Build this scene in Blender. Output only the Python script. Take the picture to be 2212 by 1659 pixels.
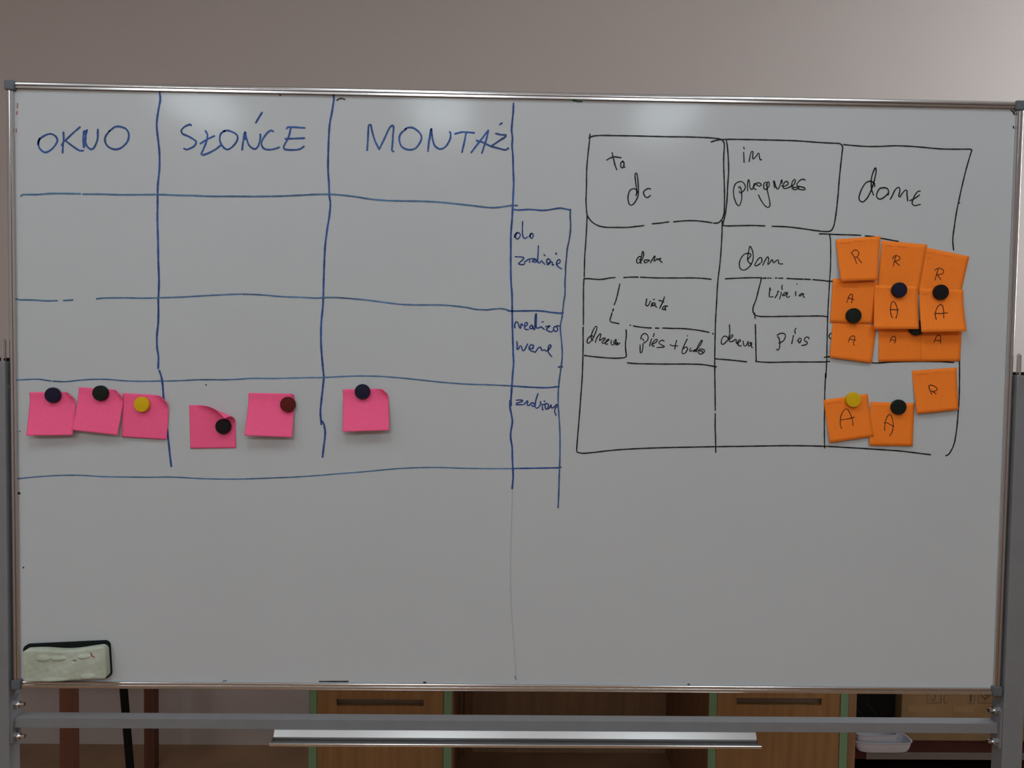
import bpy, bmesh, math, random
from mathutils import Vector, Matrix, Euler

# ------------------------------------------------------------------ scene, camera, light
scene = bpy.context.scene
for o in list(bpy.data.objects):
    bpy.data.objects.remove(o, do_unlink=True)
COL = scene.collection

cam_d = bpy.data.cameras.new('camera')
cam_d.sensor_fit = 'HORIZONTAL'
cam_d.sensor_width = 36.0
cam_d.lens = 36.0 * 1700.0 / 2212.0
cam_d.clip_start = 0.05
cam = bpy.data.objects.new('camera', cam_d)
COL.objects.link(cam)
YAW, PITCH, ROLL = 0.017831, -0.040541, 0.014377
fw = Vector((math.sin(YAW) * math.cos(PITCH), math.cos(YAW) * math.cos(PITCH), math.sin(PITCH)))
rt = Vector((math.cos(YAW), -math.sin(YAW), 0))
up = rt.cross(fw)
r2 = rt * math.cos(ROLL) + up * math.sin(ROLL)
u2 = up * math.cos(ROLL) - rt * math.sin(ROLL)
cam.matrix_world = Matrix.Translation((-0.03128, -1.32217, 1.49968)) @ Matrix(((r2.x, u2.x, -fw.x), (r2.y, u2.y, -fw.y), (r2.z, u2.z, -fw.z))).to_4x4()
scene.camera = cam

world = bpy.data.worlds.new('world')
scene.world = world
world.use_nodes = True
world.node_tree.nodes['Background'].inputs['Color'].default_value = (0.9, 0.95, 1.0, 1)
world.node_tree.nodes['Background'].inputs['Strength'].default_value = 0.02

vs = scene.view_settings
vs.view_transform = 'Standard'
vs.look = 'None'
vs.gamma = 1.0
vs.use_curve_mapping = False
vs.exposure = 0.26
LAMP_STRENGTH = {'near': 8.5, 'far': 23.5}       # the two rows of fixtures
LAMP_COLOR = (0.885, 1.0, 1.07, 1)
XL, XR, YB, CEIL = -3.3, 3.1, -5.3, 3.15      # room shell
WIN = (0.15, 1.35, 1.55, 2.85)                # window in the right wall: y0, y1, z0, z1
day = bpy.data.lights.new('window_daylight', 'AREA')
day.shape = 'RECTANGLE'
day.size = WIN[1] - WIN[0]
day.size_y = WIN[3] - WIN[2]
day.energy = 60.0
day.color = (0.82, 0.93, 1.0)
day_o = bpy.data.objects.new('window_daylight', day)
COL.objects.link(day_o)
day_o.location = (XR + 0.35, (WIN[0] + WIN[1]) / 2, (WIN[2] + WIN[3]) / 2)
day_o.rotation_euler = (0, math.radians(90), 0)
day_o.rotation_euler = Euler((math.radians(90), 0, math.radians(90)))

# ------------------------------------------------------------------ materials
def s2l(c):
    return tuple((x / 12.92 if x <= 0.04045 else ((x + 0.055) / 1.055) ** 2.4) for x in c)

def mat(name, col, rough=0.6, metal=0.0, var=0.0, scale=20.0, bump=0.0, bscale=80.0, spec=0.5, stretch=None, col2=None, coat=0.0):
    m = bpy.data.materials.new(name)
    m.use_nodes = True
    nt = m.node_tree
    b = nt.nodes['Principled BSDF']
    b.inputs['Base Color'].default_value = (*col, 1)
    b.inputs['Roughness'].default_value = rough
    b.inputs['Metallic'].default_value = metal
    b.inputs['Specular IOR Level'].default_value = spec
    b.inputs['Coat Weight'].default_value = coat
    tc = nt.nodes.new('ShaderNodeTexCoord')
    src = tc.outputs['Object']
    if stretch:
        mp = nt.nodes.new('ShaderNodeMapping')
        mp.inputs['Scale'].default_value = stretch
        nt.links.new(src, mp.inputs['Vector'])
        src = mp.outputs['Vector']
    if var > 0 or col2:
        n = nt.nodes.new('ShaderNodeTexNoise')
        n.inputs['Scale'].default_value = scale
        n.inputs['Detail'].default_value = 4
        nt.links.new(src, n.inputs['Vector'])
        r = nt.nodes.new('ShaderNodeValToRGB')
        a = tuple(max(0, c * (1 - var)) for c in col)
        c2 = col2 if col2 else tuple(min(1, c * (1 + var)) for c in col)
        r.color_ramp.elements[0].color = (*a, 1)
        r.color_ramp.elements[1].color = (*c2, 1)
        r.color_ramp.elements[0].position = 0.35
        r.color_ramp.elements[1].position = 0.65
        nt.links.new(n.outputs['Fac'], r.inputs['Fac'])
        nt.links.new(r.outputs['Color'], b.inputs['Base Color'])
    if bump > 0:
        n2 = nt.nodes.new('ShaderNodeTexNoise')
        n2.inputs['Scale'].default_value = bscale
        n2.inputs['Detail'].default_value = 3
        nt.links.new(src, n2.inputs['Vector'])
        bp = nt.nodes.new('ShaderNodeBump')
        bp.inputs['Strength'].default_value = bump
        bp.inputs['Distance'].default_value = 0.002
        nt.links.new(n2.outputs['Fac'], bp.inputs['Height'])
        nt.links.new(bp.outputs['Normal'], b.inputs['Normal'])
    return m

M = {}
M['board'] = mat('white_enamel', (0.515, 0.525, 0.53), rough=0.115, var=0.012, scale=2.5, spec=0.09)
M['alu'] = mat('satin_aluminium', (0.60, 0.585, 0.58), rough=0.2, metal=1.0)
M['cap'] = mat('grey_plastic_cap', (0.10, 0.11, 0.125), rough=0.5)
M['post'] = mat('grey_painted_steel', (0.195, 0.192, 0.20), rough=0.45, spec=0.5, var=0.03, scale=30)
M['blackplastic'] = mat('black_plastic', (0.006, 0.005, 0.005), rough=0.6, spec=0.15)
M['chrome'] = mat('bolt_steel', (0.7, 0.7, 0.7), rough=0.18, metal=1.0)
M['blue'] = mat('blue_marker', (0.025, 0.075, 0.25), rough=0.55, var=0.3, scale=18, spec=0.3)
M['navy'] = mat('dark_blue_marker', (0.016, 0.045, 0.19), rough=0.55, var=0.35, scale=60, spec=0.3)
M['paleblue'] = mat('faded_blue_marker', (0.07, 0.15, 0.275), rough=0.55, var=0.35, scale=12, spec=0.3)
M['steelblue'] = mat('worn_blue_marker', (0.055, 0.115, 0.235), rough=0.55, var=0.4, scale=8, spec=0.3)
M['black'] = mat('black_marker', (0.006, 0.005, 0.005), rough=0.5, spec=0.3)
M['redink'] = mat('faint_red_marker', (0.36, 0.14, 0.12), rough=0.6)
M['greenink'] = mat('green_marker', (0.02, 0.11, 0.05), rough=0.6)
M['ghost'] = mat('wiped_marker', (0.42, 0.44, 0.46), rough=0.3)
M['pink'] = mat('pink_paper', (0.95, 0.115, 0.27), rough=0.75, var=0.02, scale=200, spec=0.2)
M['orange'] = mat('orange_paper', (0.95, 0.22, 0.02), rough=0.75, var=0.02, scale=200, spec=0.2)
M['inkorange'] = mat('thin_black_pen', (0.10, 0.022, 0.006), rough=0.6, spec=0.2)
M['inkpink'] = mat('pencil_on_pink', (0.56, 0.055, 0.145), rough=0.7, spec=0.2)
M['scrorange'] = mat('pencil_on_orange', (0.66, 0.135, 0.013), rough=0.7, spec=0.2)
M['mag_navy'] = mat('navy_magnet', (0.011, 0.009, 0.028), rough=0.45, spec=0.2)
M['mag_green'] = mat('dark_green_magnet', (0.008, 0.012, 0.008), rough=0.45, spec=0.2)
M['mag_black'] = mat('black_magnet', (0.009, 0.006, 0.007), rough=0.45, spec=0.2)
M['mag_yellow'] = mat('yellow_magnet', (0.68, 0.42, 0.004), rough=0.45, spec=0.2)
M['mag_red'] = mat('dark_red_magnet', (0.11, 0.008, 0.006), rough=0.45, spec=0.2)
M['foam'] = mat('worn_mint_foam', (0.40, 0.43, 0.33), rough=0.9, col2=(0.50, 0.53, 0.44), scale=28, bump=0.25, bscale=160, spec=0.2)
M['felt'] = mat('black_felt', (0.010, 0.012, 0.012), rough=0.95, bump=0.3, bscale=400, spec=0.1)
M['redthread'] = mat('red_ink_thread', (0.30, 0.03, 0.012), rough=0.8)
M['greendot'] = mat('green_ink_dot', (0.10, 0.24, 0.06), rough=0.8)
M['wall'] = mat('cream_wall_paint', (0.53, 0.45, 0.415), rough=0.85, var=0.015, scale=1.2, bump=0.08, bscale=250, spec=0.2)
M['ceiling'] = mat('white_ceiling_paint', (0.72, 0.71, 0.69), rough=0.9)
M['floor'] = mat('ochre_linoleum', (0.35, 0.20, 0.11), rough=0.4, var=0.12, scale=6)
M['beech'] = mat('orange_beech_veneer', (0.285, 0.14, 0.048), rough=0.5, var=0.16, scale=5, stretch=(9, 9, 0.5))
M['edge_green'] = mat('green_edge_band', (0.17, 0.29, 0.15), rough=0.5)
M['darkwood'] = mat('red_brown_wood', (0.12, 0.038, 0.02), rough=0.45, var=0.2, scale=5, stretch=(8, 8, 0.5))
M['walnut'] = mat('brown_board', (0.25, 0.125, 0.06), rough=0.5, var=0.15, scale=5, stretch=(8, 8, 0.5))
M['backboard'] = mat('kneehole_board', (0.36, 0.225, 0.125), rough=0.6, var=0.1, scale=5, stretch=(8, 8, 0.5))
M['slot'] = mat('slot_lining', (0.21, 0.16, 0.115), rough=0.6)
M['mahogany'] = mat('dark_red_shelf', (0.046, 0.009, 0.007), rough=0.6, var=0.15, scale=6, spec=0.2)
M['greyedge'] = mat('grey_edge_strip', (0.14, 0.112, 0.095), rough=0.5)
M['card'] = mat('cardboard', (0.27, 0.16, 0.07), rough=0.85, var=0.08, scale=14)
M['tape'] = mat('parcel_tape', (0.31, 0.19, 0.085), rough=0.4)
M['scuff'] = mat('grey_scuff', (0.02, 0.019, 0.018), rough=0.6)
M['print'] = mat('dark_box_print', (0.06, 0.04, 0.025), rough=0.8)
M['whiteplastic'] = mat('white_plastic', (0.50, 0.485, 0.52), rough=0.35)
M['lamphousing'] = mat('white_lamp_housing', (0.7, 0.7, 0.7), rough=0.5)
for row, strength in LAMP_STRENGTH.items():
    em = bpy.data.materials.new('lamp_diffuser_' + row)
    em.use_nodes = True
    _b = em.node_tree.nodes['Principled BSDF']
    _b.inputs['Base Color'].default_value = (0.8, 0.8, 0.8, 1)
    _b.inputs['Emission Color'].default_value = LAMP_COLOR
    _b.inputs['Emission Strength'].default_value = strength
    M['diffuser_' + row] = em
gl = bpy.data.materials.new('window_glass')
gl.use_nodes = True
_n = gl.node_tree
for q in list(_n.nodes): _n.nodes.remove(q)
_o = _n.nodes.new('ShaderNodeOutputMaterial'); _m = _n.nodes.new('ShaderNodeMixShader')
_t = _n.nodes.new('ShaderNodeBsdfTransparent'); _g = _n.nodes.new('ShaderNodeBsdfGlossy')
_m.inputs[0].default_value = 0.06; _g.inputs['Roughness'].default_value = 0.02
_n.links.new(_t.outputs[0], _m.inputs[1]); _n.links.new(_g.outputs[0], _m.inputs[2]); _n.links.new(_m.outputs[0], _o.inputs[0])
M['glass'] = gl

# ------------------------------------------------------------------ builders
def link(name, me, m, parent=None):
    o = bpy.data.objects.new(name, me)
    COL.objects.link(o)
    if m is not None:
        me.materials.append(M[m] if isinstance(m, str) else m)
    if parent is not None:
        o.parent = parent
    return o

def tag(o, label=None, cat=None, group=None, kind=None):
    if label: o['label'] = label
    if cat: o['category'] = cat
    if group: o['group'] = group
    if kind: o['kind'] = kind
    return o

def empty(name, loc=(0, 0, 0)):
    o = bpy.data.objects.new(name, None)
    o.location = loc
    o.empty_display_size = 0.05
    COL.objects.link(o)
    return o

class MB:
    """collects shapes, then builds ONE mesh object"""
    def __init__(s, off=(0, 0, 0)):
        s.v = []; s.f = []; s.off = Vector(off); s.smooth = False
    def add(s, vs_, fs):
        n = len(s.v)
        s.v += [Vector(p) - s.off for p in vs_]
        s.f += [tuple(i + n for i in f) for f in fs]
        return s
    def box(s, x0, x1, y0, y1, z0, z1, bev=0.0):
        if bev <= 0:
            v = [(x, y, z) for x in (x0, x1) for y in (y0, y1) for z in (z0, z1)]
            return s.add(v, [(0, 1, 3, 2), (4, 6, 7, 5), (0, 4, 5, 1), (2, 3, 7, 6), (0, 2, 6, 4), (1, 5, 7, 3)])
        bm = bmesh.new()
        bmesh.ops.create_cube(bm, size=1)
        for v in bm.verts:
            v.co = Vector(((x0 + x1) / 2 + v.co.x * (x1 - x0), (y0 + y1) / 2 + v.co.y * (y1 - y0), (z0 + z1) / 2 + v.co.z * (z1 - z0)))
        bmesh.ops.bevel(bm, geom=bm.edges[:], offset=bev, segments=2, affect='EDGES', profile=0.6)
        bm.verts.index_update()
        s.add([v.co for v in bm.verts], [tuple(v.index for v in f.verts) for f in bm.faces])
        bm.free()
        return s
    def extrude(s, prof, axis, a, b):
        """prof: closed list of 2D points in the two other axes; extruded along axis from a to b"""
        n = len(prof)
        def P(p, t):
            if axis == 'x': return (t, p[0], p[1])
            if axis == 'y': return (p[0], t, p[1])
            return (p[0], p[1], t)
        v = [P(p, a) for p in prof] + [P(p, b) for p in prof]
        f = [(i, (i + 1) % n, n + (i + 1) % n, n + i) for i in range(n)]
        f += [tuple(range(n - 1, -1, -1)), tuple(range(n, 2 * n))]
        return s.add(v, f)
    def tube(s, a, b, r, n=16, r2=None):
        a = Vector(a); b = Vector(b); d = (b - a).normalized()
        e = d.orthogonal().normalized(); g = d.cross(e)
        r2 = r if r2 is None else r2
        v = []
        for c, q in ((a, r), (b, r2)):
            v += [c + (e * math.cos(2 * math.pi * i / n) + g * math.sin(2 * math.pi * i / n)) * q for i in range(n)]
        f = [(i, (i + 1) % n, n + (i + 1) % n, n + i) for i in range(n)] + [tuple(range(n - 1, -1, -1)), tuple(range(n, 2 * n))]
        return s.add(v, f)
    def lathe_y(s, cx, cz, prof, n=36):
        """prof: (radius, y) from back to front"""
        v = []; f = []
        for r, y in prof:
            v += [(cx + r * math.cos(2 * math.pi * i / n), y, cz + r * math.sin(2 * math.pi * i / n)) for i in range(n)]
        for k in range(len(prof) - 1):
            for i in range(n):
                j = (i + 1) % n
                f.append((k * n + i, k * n + j, (k + 1) * n + j, (k + 1) * n + i))
        f.append(tuple(range(n - 1, -1, -1)))
        f.append(tuple(range((len(prof) - 1) * n, len(prof) * n)))
        return s.add(v, f)
    def build(s, name, m, parent=None, smooth=False, fix=True):
        me = bpy.data.meshes.new(name)
        me.from_pydata([tuple(p) for p in s.v], [], s.f)
        if fix:
            bm = bmesh.new(); bm.from_mesh(me)
            bmesh.ops.recalc_face_normals(bm, faces=bm.faces[:])
            bm.to_mesh(me); bm.free()
        if smooth:
            me.polygons.foreach_set('use_smooth', [True] * len(me.polygons))
            if smooth != 'all':
                try: me.set_sharp_from_angle(angle=math.radians(40))
                except Exception: pass
        me.update()
        return link(name, me, m, parent)

def struct(name, mb, m, parent=None):
    return tag(mb.build(name, m, parent), kind='structure')

def spline(pts, step=1.4):
    """centripetal-like Catmull-Rom through the points, resampled (mm)"""
    pts = [Vector((p[0], p[1])) for p in pts]
    if len(pts) < 3:
        out = []
        n = max(1, int((pts[-1] - pts[0]).length / (step * 3)))
        return [pts[0].lerp(pts[-1], i / n) for i in range(n + 1)]
    P = [pts[0] * 2 - pts[1]] + pts + [pts[-1] * 2 - pts[-2]]
    out = []
    for i in range(1, len(P) - 2):
        p0, p1, p2, p3 = P[i - 1:i + 3]
        L = (p2 - p1).length
        n = max(2, min(40, int(L / step)))
        # tangents limited by the local segment length so tight letters do not overshoot
        def tan(a, b, c):
            d = c - a
            la = (b - a).length; lc = (c - b).length
            if d.length < 1e-6: return Vector((0, 0))
            return d.normalized() * min(la, lc, L) if min(la, lc) > 0 else Vector((0, 0))
        m1 = tan(p0, p1, p2); m2 = tan(p1, p2, p3)
        for k in range(n):
            t = k / n
            h1 = 2 * t ** 3 - 3 * t * t + 1; h2 = -2 * t ** 3 + 3 * t * t
            h3 = t ** 3 - 2 * t * t + t; h4 = t ** 3 - t * t
            out.append(p1 * h1 + p2 * h2 + m1 * h3 + m2 * h4)
    out.append(pts[-1])
    return out

def ribbon(mb, pts, w, surf, rng, taper=0.25):
    """pen stroke: a thin raised band with rounded ends that lies on surf(x, z) -> (point, normal)"""
    P = spline(pts)
    Q = [P[0]]
    for q in P[1:]:
        if (q - Q[-1]).length > 0.15: Q.append(q)
    P = Q
    if len(P) < 2:
        P = [P[0], P[0] + Vector((0.3, 0))]
    T = []
    for i in range(len(P)):
        a = P[max(0, i - 1)]; b = P[min(len(P) - 1, i + 1)]
        T.append((b - a).normalized())
    L = []
    h = w / 2
    # rounded caps
    for k in (1.0, 0.8, 0.45):
        L.append((P[0] - T[0] * h * k, T[0], h * math.sqrt(max(0.03, 1 - k * k))))
    ph = rng.random() * 6
    for i, (p, t) in enumerate(zip(P, T)):
        wob = 1 + 0.09 * math.sin(i * 0.33 + ph) + 0.05 * math.sin(i * 0.9 + ph * 2)
        L.append((p, t, h * wob))
    for k in (0.45, 0.8, 1.0):
        L.append((P[-1] + T[-1] * h * k, T[-1], h * math.sqrt(max(0.03, 1 - k * k))))
    v = []; f = []
    for p, t, hw in L:
        n = Vector((-t.y, t.x))
        for s_, q in ((1, p + n * hw), (-1, p - n * hw)):
            c, nn = surf(q.x, q.y)
            v.append(c + nn * 0.00022)
    for i in range(len(L) - 1):
        f.append((2 * i, 2 * i + 1, 2 * i + 3, 2 * i + 2))
    mb.add(v, f)

# ------------------------------------------------------------------ the room
ZC = 1.426            # height of the board centre
WY = 1.615            # wall behind the board
struct('floor', MB().box(XL - .1, XR + .1, YB - .1, WY + .1, -.1, 0), 'floor')
struct('ceiling', MB().box(XL - .1, XR + .1, YB - .1, WY + .1, CEIL, CEIL + .1), 'ceiling')
struct('wall_back', MB().box(XL - .1, XR + .1, WY, WY + .1, 0, CEIL), 'wall')
struct('wall_left', MB().box(XL - .1, XL, YB, WY, 0, CEIL), 'wall')
struct('wall_right', MB().box(XR, XR + .1, YB, WIN[0], 0, CEIL).box(XR, XR + .1, WIN[1], WY, 0, CEIL).box(XR, XR + .1, WIN[0], WIN[1], 0, WIN[2]).box(XR, XR + .1, WIN[0], WIN[1], WIN[3], CEIL), 'wall')
wy0, wy1, wz0, wz1 = WIN
win = struct('window_1', MB().box(XR + .03, XR + .08, wy0, wy0 + .05, wz0, wz1).box(XR + .03, XR + .08, wy1 - .05, wy1, wz0, wz1).box(XR + .03, XR + .08, wy0 + .05, wy1 - .05, wz0, wz0 + .05).box(XR + .03, XR + .08, wy0 + .05, wy1 - .05, wz1 - .05, wz1), 'ceiling')
MB().box(XR + .05, XR + .056, wy0 + .05, wy1 - .05, wz0 + .05, wz1 - .05).build('window_pane', 'glass', win)
MB().box(XR - .12, XR + .03, wy0 - .04, wy1 + .04, wz0 - .03, wz0).build('window_sill', 'ceiling', win)
struct('wall_front', MB().box(XL - .1, XR + .1, YB - .1, YB, 0, CEIL), 'wall')

LAMPS = [(-1.8, -1.0, 'left ceiling light of the row above the board'), (-0.39, -1.0, 'middle ceiling light of the row above the board'), (0.95, -1.0, 'right ceiling light of the row above the board'), (-1.8, -3.42, 'left ceiling light of the row reflected in the board'), (-0.39, -3.42, 'middle ceiling light of the row reflected in the board'), (0.95, -3.42, 'right ceiling light of the row reflected in the board')]
def make_lamp(x, y, label):
    # suspended wrap-around fixture: the prismatic cover also glows at its sides
    zb = 2.86
    r = tag(empty('ceiling_light', (x, y, CEIL)), label, 'ceiling light', 'ceiling light fixtures')
    hw, hl = 0.16, 0.25
    LO = (x, y, CEIL)
    MB(LO).box(x - hw - .012, x + hw + .012, y - hl - .012, y + hl + .012, zb + .095, zb + .135, .004).build('housing', 'lamphousing', r)
    d = MB(LO)
    d.extrude([(x - hw, zb + .0948), (x - hw, zb + .03), (x - hw + .03, zb), (x + hw - .03, zb), (x + hw, zb + .03), (x + hw, zb + .0948)], 'y', y - hl, y + hl)
    d.build('diffuser', 'diffuser_near' if y > -2 else 'diffuser_far', r)
    for yy in (y - .22, y + .22):
        MB(LO).tube((x, yy, zb + .135), (x, yy, CEIL), .006, 10).build('hanger', 'chrome', r)
for x, y, lab in LAMPS:
    make_lamp(x, y, lab)

# ------------------------------------------------------------------ the whiteboard on its stand
W2, H2 = 0.83, 0.49293
ZT, ZB = ZC + H2, ZC - H2
board = tag(empty('mobile_whiteboard', (0, 0.01, 0)), 'large white dry-erase board in an aluminium frame on a grey steel stand', 'whiteboard')
BO = (0, 0.01, 0)
panel = MB(BO).box(-W2 - .004, W2 + .004, 0, 0.012, ZB - .004, ZT + .004).build('writing_panel', 'board', board)
panel['label'] = 'white glossy writing surface'
RW = 0.0115
def rail_prof(sign):
    # (across from inner edge outwards, depth y): ribbed aluminium section
    p = [(0, -.0005), (0, -.0040), (.0005, -.0045), (.0036, -.0045), (.0041, -.0038), (.0047, -.0060), (.0058, -.0062), (.0098, -.0053), (.0110, -.0040), (RW, -.002), (RW, .0165), (.0045, .0165), (.0045, .0005)]
    return p
def rail(horizontal, sign):
    b = MB(BO)
    if horizontal:
        e = ZT if sign > 0 else ZB
        b.extrude([(y, e + sign * a) for a, y in rail_prof(sign)], 'x', -W2 + .002, W2 - .002)
    else:
        e = sign * W2
        b.extrude([(e + sign * a, y) for a, y in rail_prof(sign)], 'z', ZB + .002, ZT - .002)
    o = b.build('frame_rail', 'alu', board, smooth=True)
    return o
for hz, sg in ((True, 1), (True, -1), (False, 1), (False, -1)):
    rail(hz, sg)
for sx in (-1, 1):
    for sz in (-1, 1):
        x = sx * (W2 + RW / 2 - .0015); z = (ZT if sz > 0 else ZB) + sz * (RW / 2 - .0015)
        MB(BO).box(x - .0078, x + .0078, -.0085, .0175, z - .0078, z + .0078, .0016).build('corner_cap', 'cap', board)
# stand
PX0, PX1 = 0.8448, 0.8800
for sx in (-1, 1):
    xa, xb = sorted((sx * PX0, sx * PX1))
    po = MB(BO).box(xa, xb, -.010, .020, 0.05, 1.473, .002).build('stand_post', 'post', board)
    MB(BO).box(xa + .0006, xb - .0006, -.0094, .0194, 1.473, 1.478, .001).build('end_cap', 'blackplastic', po)
    xf = sx * (PX0 + PX1) / 2
    MB(BO).box(xf - .02, xf + .02, -.30, .32, .035, .07, .004).build('foot', 'post', board)
    for yy in (-.28, .30):
        MB(BO).tube((xf - .012, yy, .0175), (xf + .012, yy, .0175), .0175, 20).build('caster', 'blackplastic', board, smooth=True)
    # pivot rod beside the frame
    xr = sx * (W2 + .0190)
    b = MB(BO)
    b.tube((xr, -.0060, 1.349), (xr, -.0060, 1.507), .0040, 16)
    b.tube((xr, -.0060, 1.507), (xr, -.0060, 1.5095), .0040, 16, .002)
    b.build('pivot_rod', 'alu', board, smooth=True)
    MB(BO).tube((sx * W2, .006, 1.428), (sx * (PX0 + .004), .006, 1.428), .006, 16).build('pivot_pin', 'chrome', board, smooth=True)
    # bracket plate and bolts at the ends of the crossbar
    xi = sx * PX0
    pl = MB(BO)
    x0, x1 = sorted((xi, xi - sx * .003))
    pl.extrude([(-.006, .828), (.018, .824), (.020, .845), (.020, .884), (.016, .905), (-.006, .896)], 'x', x0, x1)
    br = pl.build('bracket', 'post', board)
    for zz in (.891, .836):
        nb = MB(BO)
        nb.tube((xi - sx * .003, .004, zz), (xi - sx * .010, .004, zz), .0062, 6)
        nb.tube((xi - sx * .010, .004, zz), (xi - sx * .018, .004, zz), .0034, 12)
        nb.build('bolt', 'chrome', br)
MB(BO).box(-PX0 + .003, PX0 - .003, 0.0, .0215, .8515, .8695, .0012).build('crossbar', 'post', board)
tray = MB(BO)
tx0, tx1 = -.4045, .4215
tray.extrude([(.0030, .8512), (-.0040, .8405), (-.0275, .8388), (-.0278, .8412), (-.0284, .8418), (-.0291, .8412), (-.0294, .8374), (-.003, .8388), (.0042, .8512)], 'x', tx0, tx1)
tray.build('pen_tray', 'alu', board)

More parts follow.
